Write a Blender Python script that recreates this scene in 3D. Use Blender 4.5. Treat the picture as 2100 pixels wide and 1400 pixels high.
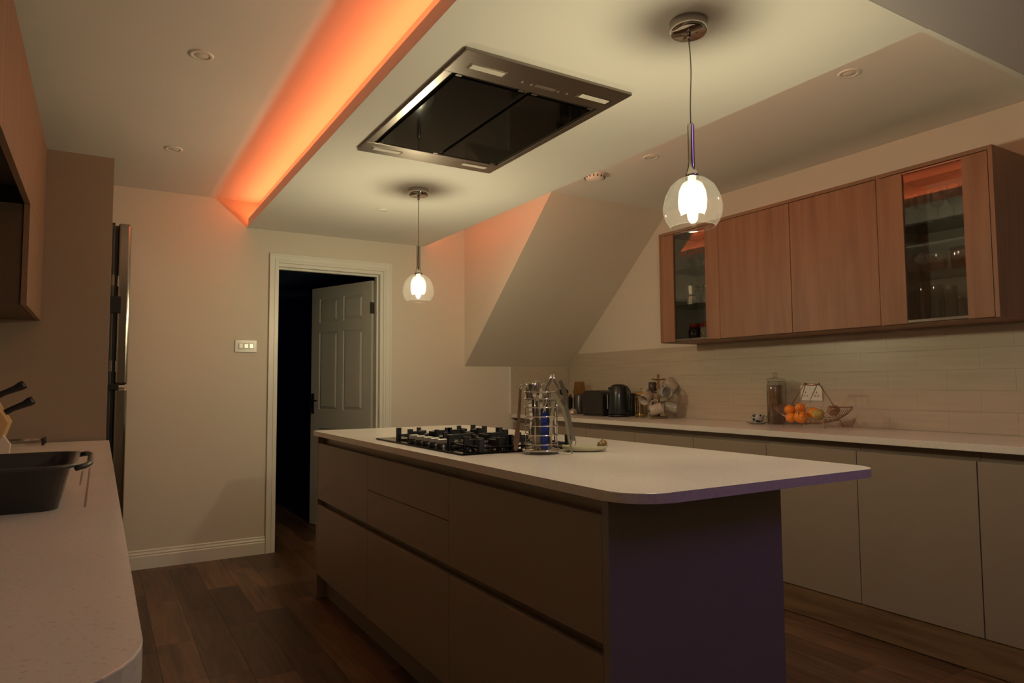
import bpy, bmesh, math, random
from mathutils import Vector, Matrix
random.seed(7)
PI = math.pi
C = bpy.context.scene.collection
for o in list(bpy.data.objects): bpy.data.objects.remove(o)
S = bpy.context.scene

# ------------------------------------------------------------------ camera
cam = bpy.data.cameras.new('camera'); camo = bpy.data.objects.new('camera', cam); C.objects.link(camo)
cam.sensor_width = 36; cam.lens = 1398.4/2100*36; cam.clip_start = .02
yaw, pit, rol = .5428, .0632, -.006
R0 = Vector((math.cos(yaw), -math.sin(yaw), 0)); F0 = Vector((math.sin(yaw), math.cos(yaw), 0)); Z0 = Vector((0,0,1))
F = F0*math.cos(pit)+Z0*math.sin(pit); U = -F0*math.sin(pit)+Z0*math.cos(pit)
R, U = R0*math.cos(rol)+U*math.sin(rol), -R0*math.sin(rol)+U*math.cos(rol)
m = Matrix((R, U, -F)).transposed().to_4x4(); m.translation = Vector((0,0,1.159))
camo.matrix_world = m
S.camera = camo

# ------------------------------------------------------------------ world, exposure, lights
w = bpy.data.worlds.new('night'); S.world = w; w.use_nodes = True
w.node_tree.nodes['Background'].inputs[0].default_value = (.02,.022,.05,1)
w.node_tree.nodes['Background'].inputs[1].default_value = .25
S.view_settings.view_transform = 'Standard'; S.view_settings.look = 'None'
S.view_settings.gamma = 1; S.view_settings.use_curve_mapping = False
S.view_settings.exposure = 0.0
S.cycles.transparent_max_bounces = 32

BULB_STRENGTH = 700
BULB_COLOR = (1, .88, .545)
LED_COLOR = (1, .185, .058)
LED_W = 6.8
def area(name, loc, size, power, color, direction, spread=PI):
    l = bpy.data.lights.new(name, 'AREA'); l.shape = 'RECTANGLE'; l.size, l.size_y = size
    l.energy = power; l.color = color; l.spread = spread
    o = bpy.data.objects.new(name, l); C.objects.link(o); o.location = loc
    d = Vector(direction).normalized()
    if abs(d.z) > .5:
        z = -d; x = Vector((0,1,0)); x = (x - z*x.dot(z)).normalized(); y = z.cross(x)
        o.matrix_world = Matrix.Translation(Vector(loc)) @ Matrix((x,y,z)).transposed().to_4x4()
    else:
        o.rotation_euler = d.to_track_quat('-Z','Y').to_euler()
    return o
# orange LED strips on the ledges of the dropped ceiling (light goes up)
area('led_light', (.905, 3.075, 2.3105), (3.84, .006), LED_W, LED_COLOR, (-.25,0,1))
area('led_light', (2.161, 3.075, 2.3105), (3.84, .006), LED_W*.82, LED_COLOR, (.25,0,1))
# violet glow falling through the rooflight of the sloped ceiling, behind the camera
area('rooflight_glow', (1.75, -.75, 2.95), (1.0, .8), 2.2, (.45,.20,1.0), (-.02,.85,-1), 1.75)
# weak warm ambient fill, added behind the camera without a visible source
area('ambient_fill_light', (-.2, -1.9, 2.5), (1.0, 1.0), .3, (1,.62,.40), (.1,.35,-1))

# faint blue fill added to lift the black hallway, no window there
area('hall_blue_fill', (.45, 7.2, 1.5), (.8, .8), .30, (.10,.18,1.0), (1,.35,-.2))

# ------------------------------------------------------------------ materials
def mat(name, col, rough=.5, metal=0, var=.06, scale=6, stretch=(1,1,1), bump=0, coat=0, bscale=None, randv=0, spec=None, trans=0, emit=None):
    M = bpy.data.materials.new(name); M.use_nodes = True; N = M.node_tree.nodes; L = M.node_tree.links
    b = N['Principled BSDF']
    tc = N.new('ShaderNodeTexCoord'); mp = N.new('ShaderNodeMapping'); mp.inputs['Scale'].default_value = stretch
    L.new(tc.outputs['Object'], mp.inputs[0])
    nz = N.new('ShaderNodeTexNoise'); nz.inputs['Scale'].default_value = scale; nz.inputs['Detail'].default_value = 5
    L.new(mp.outputs[0], nz.inputs['Vector'])
    rp = N.new('ShaderNodeValToRGB'); rp.color_ramp.elements[0].position = .3; rp.color_ramp.elements[1].position = .7
    c = Vector(col)
    rp.color_ramp.elements[0].color = (*(c*(1-var)), 1); rp.color_ramp.elements[1].color = (*[min(1,v) for v in c*(1+var)], 1)
    L.new(nz.outputs['Fac'], rp.inputs[0])
    out = rp.outputs[0]
    if randv:
        oi = N.new('ShaderNodeObjectInfo'); hs = N.new('ShaderNodeHueSaturation')
        mr = N.new('ShaderNodeMapRange'); mr.inputs['To Min'].default_value = 1-randv; mr.inputs['To Max'].default_value = 1+randv
        L.new(oi.outputs['Random'], mr.inputs['Value']); L.new(mr.outputs[0], hs.inputs['Value']); L.new(out, hs.inputs['Color']); out = hs.outputs[0]
    L.new(out, b.inputs['Base Color'])
    b.inputs['Roughness'].default_value = rough; b.inputs['Metallic'].default_value = metal
    if coat: b.inputs['Coat Weight'].default_value = coat; b.inputs['Coat Roughness'].default_value = .08
    if spec is not None: b.inputs['Specular IOR Level'].default_value = spec
    if bump:
        bp = N.new('ShaderNodeBump'); bp.inputs['Strength'].default_value = bump; bp.inputs['Distance'].default_value = .002
        n2 = N.new('ShaderNodeTexNoise'); n2.inputs['Scale'].default_value = bscale or scale*6; n2.inputs['Detail'].default_value = 3
        L.new(mp.outputs[0], n2.inputs['Vector']); L.new(n2.outputs['Fac'], bp.inputs['Height']); L.new(bp.outputs[0], b.inputs['Normal'])
    if emit: b.inputs['Emission Color'].default_value = (*emit[:3],1); b.inputs['Emission Strength'].default_value = emit[3]
    return M
def glass(name, tint=(1,1,1), refl=.9, base=.03, haze=0.0, hazecol=(.9,.9,.9), pw=5):
    M = bpy.data.materials.new(name); M.use_nodes = True; N = M.node_tree.nodes; L = M.node_tree.links
    N.remove(N['Principled BSDF']); out = N['Material Output']
    t = N.new('ShaderNodeBsdfTransparent'); g = N.new('ShaderNodeBsdfGlossy'); g.inputs['Roughness'].default_value = .015
    nz = N.new('ShaderNodeTexNoise'); nz.inputs['Scale'].default_value = 3
    rp = N.new('ShaderNodeValToRGB'); rp.color_ramp.elements[0].color = (*[v*.985 for v in tint],1); rp.color_ramp.elements[1].color = (*tint,1)
    L.new(nz.outputs['Fac'], rp.inputs[0]); L.new(rp.outputs[0], t.inputs[0])
    lw_ = N.new('ShaderNodeLayerWeight'); lw_.inputs['Blend'].default_value = .5
    fr = N.new('ShaderNodeMath'); fr.operation = 'POWER'; fr.inputs[1].default_value = pw; L.new(lw_.outputs['Facing'], fr.inputs[0])
    ma = N.new('ShaderNodeMath'); ma.operation = 'MULTIPLY_ADD'; ma.inputs[1].default_value = refl; ma.inputs[2].default_value = base+.035
    L.new(fr.outputs[0], ma.inputs[0]); mx = N.new('ShaderNodeMixShader'); L.new(ma.outputs[0], mx.inputs[0]); L.new(t.outputs[0], mx.inputs[1]); L.new(g.outputs[0], mx.inputs[2])
    last = mx
    if haze:
        d = N.new('ShaderNodeBsdfTranslucent'); d.inputs[0].default_value = (*hazecol,1)
        m2 = N.new('ShaderNodeMixShader'); m2.inputs[0].default_value = haze; L.new(mx.outputs[0], m2.inputs[1]); L.new(d.outputs[0], m2.inputs[2]); last = m2
    L.new(last.outputs[0], out.inputs['Surface'])
    return M
def wood(name, c1, c2, axis=2, rough=.5, randv=0, scale=1.0, knots=.35):
    M = bpy.data.materials.new(name); M.use_nodes = True; N = M.node_tree.nodes; L = M.node_tree.links
    b = N['Principled BSDF']; tc = N.new('ShaderNodeTexCoord'); mp = N.new('ShaderNodeMapping')
    s = [14*scale]*3; s[axis] = 1.1*scale; mp.inputs['Scale'].default_value = s
    oi = N.new('ShaderNodeObjectInfo'); vm = N.new('ShaderNodeVectorMath'); vm.operation = 'ADD'
    sc = N.new('ShaderNodeVectorMath'); sc.operation = 'SCALE'; sc.inputs['Scale'].default_value = 40
    cx = N.new('ShaderNodeCombineXYZ'); L.new(oi.outputs['Random'], cx.inputs[0]); L.new(oi.outputs['Random'], cx.inputs[1]); L.new(oi.outputs['Random'], cx.inputs[2])
    L.new(cx.outputs[0], sc.inputs[0]); L.new(tc.outputs['Object'], vm.inputs[0]); L.new(sc.outputs[0], vm.inputs[1]); L.new(vm.outputs[0], mp.inputs[0])
    n1 = N.new('ShaderNodeTexNoise'); n1.inputs['Scale'].default_value = 1.6; n1.inputs['Detail'].default_value = 7; n1.inputs['Distortion'].default_value = knots
    L.new(mp.outputs[0], n1.inputs['Vector'])
    rp = N.new('ShaderNodeValToRGB'); e = rp.color_ramp.elements; e[0].position = .32; e[1].position = .68
    e[0].color = (*c1,1); e[1].color = (*c2,1); L.new(n1.outputs['Fac'], rp.inputs[0]); out = rp.outputs[0]
    if randv:
        hs = N.new('ShaderNodeHueSaturation'); mr = N.new('ShaderNodeMapRange'); mr.inputs['To Min'].default_value = 1-randv; mr.inputs['To Max'].default_value = 1+randv
        L.new(oi.outputs['Random'], mr.inputs['Value']); L.new(mr.outputs[0], hs.inputs['Value']); L.new(out, hs.inputs['Color']); out = hs.outputs[0]
    L.new(out, b.inputs['Base Color']); b.inputs['Roughness'].default_value = rough
    bp = N.new('ShaderNodeBump'); bp.inputs['Strength'].default_value = .12; bp.inputs['Distance'].default_value = .001; L.new(n1.outputs['Fac'], bp.inputs['Height']); L.new(bp.outputs[0], b.inputs['Normal'])
    return M
def quartz(name, col):
    M = mat(name, col, rough=.22, var=.04, scale=3)
    N = M.node_tree.nodes; L = M.node_tree.links; b = N['Principled BSDF']
    src = b.inputs['Base Color'].links[0].from_socket
    v = N.new('ShaderNodeTexNoise'); v.inputs['Scale'].default_value = 130; v.inputs['Detail'].default_value = 2
    tc = N.new('ShaderNodeTexCoord'); L.new(tc.outputs['Object'], v.inputs['Vector'])
    rp = N.new('ShaderNodeValToRGB'); rp.color_ramp.elements[0].position = .60; rp.color_ramp.elements[1].position = .68
    rp.color_ramp.elements[0].color = (0,0,0,1); rp.color_ramp.elements[1].color = (1,1,1,1)
    L.new(v.outputs['Fac'], rp.inputs[0]); mx = N.new('ShaderNodeMixRGB'); mx.inputs[2].default_value = (col[0]*.85, col[1]*.83, col[2]*.81, 1)
    L.new(rp.outputs[0], mx.inputs[0]); L.new(src, mx.inputs[1]); L.new(mx.outputs[0], b.inputs['Base Color'])
    return M
PAINT = mat('white_paint', (.73,.655,.565), .75, var=.015, scale=2, bump=.12, bscale=60)
CEIL = mat('ceiling_paint', (.84,.805,.755), .8, var=.015, scale=2, bump=.08, bscale=50)
GLOSSW = mat('white_gloss_paint', (.82,.79,.72), .35, var=.02)
UNIT = mat('cashmere_matt_laminate', (.305,.238,.182), .42, var=.02, scale=3, bump=.05, bscale=200)
UNITD = mat('cashmere_edge', (.26,.21,.17), .5, var=.02)
GAPM = mat('dark_carcass_gap', (.03,.022,.016), .8)
RAIL = mat('bronze_handle_rail', (.30,.25,.21), .38, metal=.8, var=.05)
OAK = wood('oak_veneer', (.228,.106,.057), (.300,.147,.082), 2, .5)
OAKE = wood('oak_edge', (.215,.11,.062), (.29,.155,.09), 1, .55)
FLOORM = wood('oak_plank', (.062,.032,.016), (.155,.082,.041), 1, .42, randv=.42, scale=.9, knots=1.2)
PLINTHM = wood('plinth_oak', (.13,.075,.038), (.26,.155,.08), 1, .5, knots=.8)
QZ = quartz('white_quartz', (.76,.70,.64))
TILE = mat('beige_tile', (.52,.44,.35), .33, var=.07, scale=2.2, stretch=(6,1.2,22), bump=.06, bscale=18, randv=.006)
GROUT = mat('grout', (.48,.41,.325), .45)
STEEL = mat('brushed_steel', (.31,.27,.24), .30, metal=1, var=.05, scale=3, stretch=(1,40,1), bump=.05, bscale=20)
CHROME = mat('chrome', (.60,.57,.53), .08, metal=1, var=.01)
BRASS = mat('brass', (.80,.52,.18), .16, metal=1, var=.02)
BLACK = mat('black_plastic', (.012,.012,.013), .35, var=.1)
BGLASS = mat('black_glass', (.003,.0025,.0025), .05, var=.05, spec=.10)
IRON = mat('cast_iron', (.014,.014,.015), .55, var=.15, bump=.3, bscale=200)
GLASS = glass('clear_glass', (.93,.94,.92), 1.0, .03, pw=2.2)
GLOBE = glass('pendant_glass', (.99,.99,.99), .55, .0, haze=.004, pw=3.5)  # slight haze imitates the bulb's bloom inside the clear globe
CUPG = glass('inner_shade_glass', (.99,.99,.99), .30, .010, haze=.012)  # haze here widens the bulb's glow, standing in for bloom
SMOKED = glass('smoked_pane', (.78,.79,.78), 1.0, .05)
AMBER = glass('amber_plastic', (.95,.84,.62), .8, .03, haze=.30, hazecol=(.62,.45,.22))
CERAM = mat('cream_ceramic', (.50,.42,.35), .25, var=.03)
DOORM = mat('door_paint', (.56,.53,.47), .38, var=.02)
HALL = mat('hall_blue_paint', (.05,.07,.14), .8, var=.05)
BLUE = mat('blue_plastic', (.010,.025,.19), .35, var=.1)
GREY = mat('dark_grey_resin', (.055,.052,.048), .40, var=.08)
EMITB = mat('bulb_glow', (1,1,1), .5, emit=(*BULB_COLOR, BULB_STRENGTH))

# ------------------------------------------------------------------ mesh helpers
class MB:
    def __init__(s): s.bm = bmesh.new()
    def box(s, x0,x1,y0,y1,z0,z1, bev=0, M=None, seg=2):
        vs = [s.bm.verts.new(v) for v in ((x0,y0,z0),(x1,y0,z0),(x1,y1,z0),(x0,y1,z0),(x0,y0,z1),(x1,y0,z1),(x1,y1,z1),(x0,y1,z1))]
        fs = [s.bm.faces.new([vs[i] for i in f]) for f in ((0,3,2,1),(4,5,6,7),(0,1,5,4),(1,2,6,5),(2,3,7,6),(3,0,4,7))]
        if bev:
            es = list({e for f in fs for e in f.edges})
            r = bmesh.ops.bevel(s.bm, geom=es, offset=bev, segments=seg, profile=.5, affect='EDGES')
            vs = list({v for f in r['faces'] for v in f.verts} | {v for v in vs if v.is_valid})
        if M is not None:
            for v in vs: v.co = M @ v.co
        return s
    def poly(s, pts, z0, z1, bev=0, axis=2):
        def P(a,b,c): return (a,b,c) if axis==2 else ((c,a,b) if axis==0 else (a,c,b))
        lo = [s.bm.verts.new(P(a,b,z0)) for a,b in pts]; hi = [s.bm.verts.new(P(a,b,z1)) for a,b in pts]
        n = len(pts); f1 = s.bm.faces.new(lo[::-1]); f2 = s.bm.faces.new(hi)
        for i in range(n): s.bm.faces.new((lo[i], lo[(i+1)%n], hi[(i+1)%n], hi[i]))
        if bev:
            es = list(f1.edges)+list(f2.edges); bmesh.ops.bevel(s.bm, geom=es, offset=bev, segments=2, profile=.5, affect='EDGES')
        return s
    def lathe(s, prof, c=(0,0,0), n=28, M=None, smooth=True):
        rings = []; allv = []
        for r, z in prof:
            if r < 1e-5: ring = [s.bm.verts.new((c[0], c[1], c[2]+z))]
            else: ring = [s.bm.verts.new((c[0]+r*math.cos(2*PI*i/n), c[1]+r*math.sin(2*PI*i/n), c[2]+z)) for i in range(n)]
            rings.append(ring); allv += ring
        for a, b in zip(rings, rings[1:]):
            for i in range(n):
                j = (i+1)%n
                if len(a)==1 and len(b)==1: continue
                f = s.bm.faces.new((a[0], b[j], b[i])) if len(a)==1 else s.bm.faces.new((a[i], a[j], b[0])) if len(b)==1 else s.bm.faces.new((a[i],a[j],b[j],b[i]))
                f.smooth = smooth
        if M is not None:
            for v in allv: v.co = M @ v.co
        return s
    def tube(s, pts, r, n=8, closed=False, caps=True):
        pts = [Vector(p) for p in pts]; N = len(pts); rings = []
        rr = r if isinstance(r, (list,tuple)) else [r]*N
        up = None
        for i, p in enumerate(pts):
            a = pts[(i-1)%N] if (closed or i) else pts[0]; b = pts[(i+1)%N] if (closed or i<N-1) else pts[-1]
            t = (b-a).normalized()
            if up is None: up = t.orthogonal().normalized()
            up = (up - t*up.dot(t)); up = up.normalized() if up.length > 1e-6 else t.orthogonal().normalized()
            q = t.cross(up)
            rings.append([s.bm.verts.new(p + (up*math.cos(2*PI*k/n)+q*math.sin(2*PI*k/n))*rr[i]) for k in range(n)])
        for i in range(N if closed else N-1):
            a, b = rings[i], rings[(i+1)%N]
            for k in range(n):
                f = s.bm.faces.new((a[k], a[(k+1)%n], b[(k+1)%n], b[k])); f.smooth = True
        if caps and not closed: s.bm.faces.new(rings[0][::-1]); s.bm.faces.new(rings[-1])
        return s
    def sphere(s, c, r, sc=(1,1,1), n=16, M=None):
        prof = [(r*math.sin(PI*i/n), -r*math.cos(PI*i/n)) for i in range(n+1)]
        prof[0] = (0,-r); prof[-1] = (0,r)
        T = Matrix.Translation(Vector(c)) @ (M.to_4x4() if M is not None else Matrix()) @ Matrix.Diagonal((*sc,1))
        return s.lathe(prof, n=n+4, M=T)
    def quad(s, *pts):
        s.bm.faces.new([s.bm.verts.new(p) for p in pts]); return s
    def build(s, name, m, parent=None, label=None, cat=None, group=None, kind=None, origin=None, world=None):
        bmesh.ops.recalc_face_normals(s.bm, faces=s.bm.faces)
        me = bpy.data.meshes.new(name)
        if origin is None and parent is None and s.bm.verts:
            vs = [v.co for v in s.bm.verts]
            origin = Vector(((min(v.x for v in vs)+max(v.x for v in vs))/2, (min(v.y for v in vs)+max(v.y for v in vs))/2, min(v.z for v in vs)))
        if parent is not None and origin is None: origin = worldpos(parent)
        if world is not None: origin = world
        origin = Vector(origin)
        for v in s.bm.verts: v.co -= origin
        s.bm.to_mesh(me); s.bm.free()
        o = bpy.data.objects.new(name, me); C.objects.link(o); me.materials.append(m)
        if parent is not None:
            o.parent = parent; o.location = origin - worldpos(parent)
        else: o.location = origin
        tag(o, label, cat, group, kind)
        return o
def worldpos(o):
    p = Vector(o.location)
    while o.parent: o = o.parent; p = p + o.location
    return p
def tag(o, label=None, cat=None, group=None, kind=None):
    if label: o['label'] = label
    if cat: o['category'] = cat
    if group: o['group'] = group
    if kind: o['kind'] = kind
    return o
def thing(name, loc, label, cat, group=None, rz=0):
    o = bpy.data.objects.new(name, None); C.objects.link(o); o.location = loc; o.empty_display_size = .05
    return tag(o, label, cat, group)
def struct(name, mb, m, parent=None): return mb.build(name, m, parent, kind='structure')
def rot(o, ang, axis='Z'):
    if axis == 'Z': o.rotation_euler[2] = ang
    else: o.rotation_euler['XYZ'.index(axis)] = ang
    return o
def copy_tree(o, parent=None):
    c = o.copy(); C.objects.link(c)
    if parent is not None: c.parent = parent
    for ch in list(o.children): copy_tree(ch, c)
    return c
def arc(c, r, a0, a1, n, plane='xy', r2=None):
    out = []
    for i in range(n+1):
        a = a0+(a1-a0)*i/n; u, v = r*math.cos(a), (r2 or r)*math.sin(a)
        out.append({'xy':(c[0]+u,c[1]+v,c[2]), 'xz':(c[0]+u,c[1],c[2]+v), 'yz':(c[0],c[1]+u,c[2]+v)}[plane])
    return out

# ------------------------------------------------------------------ room shell
XL, XR, YB, YF = -.60, 3.637, 5.026, -3.0
ZC, ZD, YN = 2.458, 2.274, 1.107
DX0, DX1, DZ = 1.079, 1.863, 2.041
wb = MB(); WT = .13
wb.box(XL-.1, DX0, YB, YB+WT, 0, 2.7).box(DX1, XR+.1, YB, YB+WT, 0, 2.7).box(DX0, DX1, YB, YB+WT, DZ, 2.7)
struct('wall_back', wb, PAINT)
# side walls
struct('wall_right', MB().box(XR, XR+.1, YF, YB, 0, 4.0), PAINT)
WY0, WY1, WZ0, WZ1 = 1.05, 2.75, 1.08, 1.95   # window over the sink, mostly out of frame
wl = MB().box(XL-.1, XL, YF, WY0, 0, 4.0).box(XL-.1, XL, WY1, YB, 0, 4.0).box(XL-.1, XL, WY0, WY1, 0, WZ0).box(XL-.1, XL, WY0, WY1, WZ1, 4.0)
struct('wall_left', wl, PAINT)
struct('wall_front', MB().box(XL-.1, XR+.1, YF-.1, YF, 0, 4.2), PAINT)
win = struct('window_1', MB().box(XL-.085, XL-.075, WY0, WY1, WZ0, WZ1), glass('window_glass', (.5,.5,.55), .9, .03))
fr = MB()
for y0,y1,z0,z1 in ((WY0,WY1,WZ0,WZ0+.06),(WY0,WY1,WZ1-.06,WZ1),(WY0,WY0+.06,WZ0+.061,WZ1-.061),(WY1-.06,WY1,WZ0+.061,WZ1-.061),(1.87,1.93,WZ0+.061,WZ1-.061)):
    fr.box(XL-.095, XL-.03, y0,y1,z0,z1)
fr.build('window_frame', GLOSSW, win)
# main ceiling with LED-lit dropped raft
struct('ceiling', MB().box(XL-.1, XR+.1, YN, YB+.1, ZC, ZC+.1), CEIL)
LX0, LX1, RX0, RX1 = .856, .93, 2.136, 2.210
raft = MB().box(LX1, RX0, YN+.002, YB, ZD, ZC)
raft.box(LX0, LX1, YN+.002, YB, ZD, ZD+.012).box(RX0, RX1, YN+.002, YB, ZD, ZD+.012)
raft.box(LX0, LX0+.012, YN+.002, YB-.045, ZD+.0121, ZD+.056).box(RX1-.012, RX1, YN+.002, YB-.045, ZD+.0121, ZD+.056)
rf = struct('ceiling_raft', raft, CEIL)
LEDM = mat('led_strip_tape', (.9,.5,.3), .5, emit=(*LED_COLOR, 6))
for x in (.905, 2.161):
    MB().box(x-.004, x+.004, 1.16, 4.99, ZD+.013, ZD+.018).build('led_strip', LEDM, rf)
# sloped ceiling of the garden end, rising towards and over the camera
SL = .70
yy = YN-1.9
sc = MB()
sc.poly([(YN, ZD), (yy, ZD+SL*1.9), (yy, ZD+SL*1.9+.1), (YN, ZD+.12)], XL-.1, XR+.1, axis=0)
struct('ceiling_sloped', sc, CEIL)
struct('ceiling_garden_end', MB().box(XL-.1, XR+.1, YF, yy, ZD+SL*1.9, ZD+SL*1.9+.1), CEIL)
struct('ceiling_step', MB().box(XL-.1, LX0, YN-.0, YN+.02, ZD, ZC-.001).box(RX1, XR+.1, YN, YN+.02, ZD, ZC-.001), CEIL)
# staircase soffit and its side wall
XS, YT, ZS = 2.575, 3.74, 1.313
st = MB()
st.poly([(YB, ZS), (YT, ZC), (YB, ZC)], XS, XR, axis=0)
struct('wall_staircase', st, PAINT)
# floor: sub-base and oak planks one by one
floor = struct('floor', MB().box(XL-.1, XR+.1, YF, 8.2, -.05, -.012), GROUT)
PW = .158
k0 = int((XL-.24)/PW)-1
stuff = MB(); nf = 0
proto_mesh = {}
xs_ = [.244+PW*k for k in range(k0, 25)]
for x in xs_:
    if x+PW < XL or x > XR: continue
    y = -3.0 + random.random()*.4
    while y < 8.0:
        L = random.choice((.47,.47,.70,.94)); y1 = min(y+L, 8.0)
        xa, xb = max(x, XL), min(x+PW, XR)
        vis = (y1 > .3) and not (xa > 1.15 and xb < 1.6 and y > 1.4 and y1 < 3.7) and not (xb < -.02 and y1 < 3.7) and not (y > 5.2 and (xb < 1.0 or xa > 2.05)) and xa < 3.1
        if vis:
            key = (round(xb-xa,4), round(y1-y,4))
            if key not in proto_mesh:
                o = MB().box(xa+.0003, xb-.0003, y+.0003, y1-.0003, -.012, 0, bev=.0005, seg=1).build('plank', FLOORM, floor, origin=((xa+xb)/2,(y+y1)/2,-.012))
                proto_mesh[key] = o.data
            else:
                o = bpy.data.objects.new('plank', proto_mesh[key]); C.objects.link(o); o.parent = floor
                o.location = Vector(((xa+xb)/2,(y+y1)/2,-.012)) - worldpos(floor)
            nf += 1
        else: stuff.box(xa+.0003, xb-.0003, y+.0003, y1-.0003, -.012, 0)
        y = y1
o = stuff.build('floorboards', FLOORM, floor); o['kind'] = 'stuff'
print('planks', nf)
# baseboard with moulded top
def skirting(name, x0, x1, y):
    b = MB()
    b.poly([(y, 0), (y-.018, 0), (y-.018, .078), (y-.013, .084), (y-.015, .092), (y-.009, .104), (y-.010, .112), (y-.003, .118), (y, .118)], x0, x1, axis=0)
    return struct(name, b, GLOSSW)
skirting('baseboard_back', .10, 1.010, YB)
skirting('baseboard_back_right', 1.94, 3.03, YB)
# hallway beyond the door
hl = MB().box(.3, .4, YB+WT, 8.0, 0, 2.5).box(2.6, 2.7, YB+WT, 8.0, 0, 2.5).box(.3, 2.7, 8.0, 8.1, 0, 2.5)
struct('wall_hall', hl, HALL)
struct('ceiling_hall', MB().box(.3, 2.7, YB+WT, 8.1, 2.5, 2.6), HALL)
# architrave: moulded frame around the opening
AW = .066
fr = MB()
def mould(b, pts):       # pts: three-sided path (x,z) for outer, profile steps (offset from opening, proud)
    for o0, o1, d in ((.004,.020,.012),(.020,.030,.018),(.030,.052,.014),(.052,.066,.020)):
        x0, x1, z = DX0-o1, DX1+o1, DZ+o1
        b.box(x0, DX0-o0, YB-d, YB, 0, z)
        b.box(DX1+o0, x1, YB-d, YB, 0, z)
        b.box(DX0-o0, DX1+o0, YB-d, YB, DZ+o0, z)
mould(fr, None)
struct('door_1_architrave', fr, GLOSSW)
ln = MB()
T = .022
ln.box(DX1-T*1.0, DX1-.0, YB+.0, YB+WT, 0, DZ).box(DX0, DX1-T*1.01, YB, YB+WT, DZ-T, DZ)
ln.box(DX1-T-.012, DX1-T, YB+.045, YB+.075, 0, DZ-T).box(DX0, DX1-T-.013, YB+.045, YB+.075, DZ-T-.014, DZ-T)
struct('door_1_lining', ln, GLOSSW)
# six-panel door leaf, hinged on the right jamb and standing open into the hall
hp = Vector((1.833, YB+WT+.005, 0)); fe = Vector((1.556, 5.865, 0))
dr = thing('door_1', hp, None, None); dr['kind'] = 'structure'
LW, LH, LT = .762, 1.981, .035
ang = math.atan2(fe.y-hp.y, fe.x-hp.x)
# local frame: x along leaf from hinge, y = thickness (camera side +y), z up
leaf = MB()
# panels layout (x from hinge): stiles
xs1 = (.105, .345, .417, .657)
rows = ((.23,.80),(.955,1.60),(1.685,1.885))
# slab pieces around recessed panels
leaf.box(0, LW, -LT/2, LT/2-.010, 0, LH)
def fbox(b,x0,x1,z0,z1): b.box(x0,x1,LT/2-.0099,LT/2,z0,z1)
for x0,x1 in ((0,xs1[0]),(xs1[1],xs1[2]),(xs1[3],LW)): fbox(leaf,x0,x1,0,LH)
zz = [0]+[v for r in rows for v in r]+[LH]
for i in range(0,8,2):
    for x0,x1 in ((xs1[0],xs1[1]),(xs1[2],xs1[3])): fbox(leaf,x0,x1,zz[i],zz[i+1])
lf = leaf.build('leaf', DOORM, dr, origin=(0,0,0)); lf.location = (0,0,.006); lf.rotation_euler[2] = ang
for z0,z1 in rows:
    for x0,x1 in ((xs1[0],xs1[1]),(xs1[2],xs1[3])):
        p = MB(); y0 = LT/2-.010
        e = .004; i = .030
        a = [(x0+e,y0,z0+e),(x1-e,y0,z0+e),(x1-e,y0,z1-e),(x0+e,y0,z1-e)]; c = [(x0+i,LT/2+.001,z0+i),(x1-i,LT/2+.001,z0+i),(x1-i,LT/2+.001,z1-i),(x0+i,LT/2+.001,z1-i)]
        va = [p.bm.verts.new(v) for v in a]; vc = [p.bm.verts.new(v) for v in c]
        p.bm.faces.new(vc); p.bm.faces.new(va[::-1])
        for q in range(4): p.bm.faces.new((va[q],va[(q+1)%4],vc[(q+1)%4],vc[q]))
        po = p.build('panel', DOORM, lf, origin=(0,0,0)); po.location = (0,0,0)
h = MB().box(.715, .745, LT/2, LT/2+.008, .92, 1.09, bev=.002).tube([(.73,LT/2,1.03),(.73,LT/2+.045,1.03),(.70,LT/2+.05,1.03),(.62,LT/2+.05,1.03)], .008)
ho = h.build('door_handle', BLACK, lf, origin=(0,0,0)); ho.location = (0,0,0)
for z in (.25, 1.72):
    hh = MB().box(-.004,.004,-LT/2,LT/2+.008,z,z+.09); q = hh.build('hinge', STEEL, lf, origin=(0,0,0)); q.location=(0,0,0)

# splashback tiles: right wall and return on the back wall
sp = struct('wall_right_splashback', MB().box(XR-.004, XR, .3, YB, .9101, 1.428), GROUT)
def tiles(parent, axis, a0, a1, fixed, zlist, topclip=None):
    for r in range(len(zlist)-1):
        z0, z1 = zlist[r], zlist[r+1]; a = a0 - (.15 if r%2 else 0)
        while a < a1:
            b0, b1 = max(a,a0), min(a+.3,a1); a += .3
            if b1-b0 < .01: continue
            if axis == 'y': b = MB().box(fixed-.012, fixed-.004, b0+.0003, b1-.0003, z0+.0004, z1-.0004)
            else: b = MB().box(b0+.0003, b1-.0003, fixed-.012, fixed-.004, z0+.0004, z1-.0004)
            b.build('tile', TILE, parent)
tiles(sp, 'y', .3, YB-.013, XR, [.9102,1.014,1.117,1.22,1.323,1.428])
sp2 = struct('wall_back_splashback', MB().box(3.012, XR-.013, YB-.004, YB, .9101, ZS-.002), GROUT)
tiles(sp2, 'x', 3.012, XR-.013, YB, [.9102,1.014,1.117,1.22,ZS-.003])
struct('trim_1', MB().box(3.004, 3.011, YB-.014, YB, .9101, ZS-.002), GLOSSW)
# soffit overlaps the splash: the sloping plane cuts the corner, tiles stay below it by height

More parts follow.
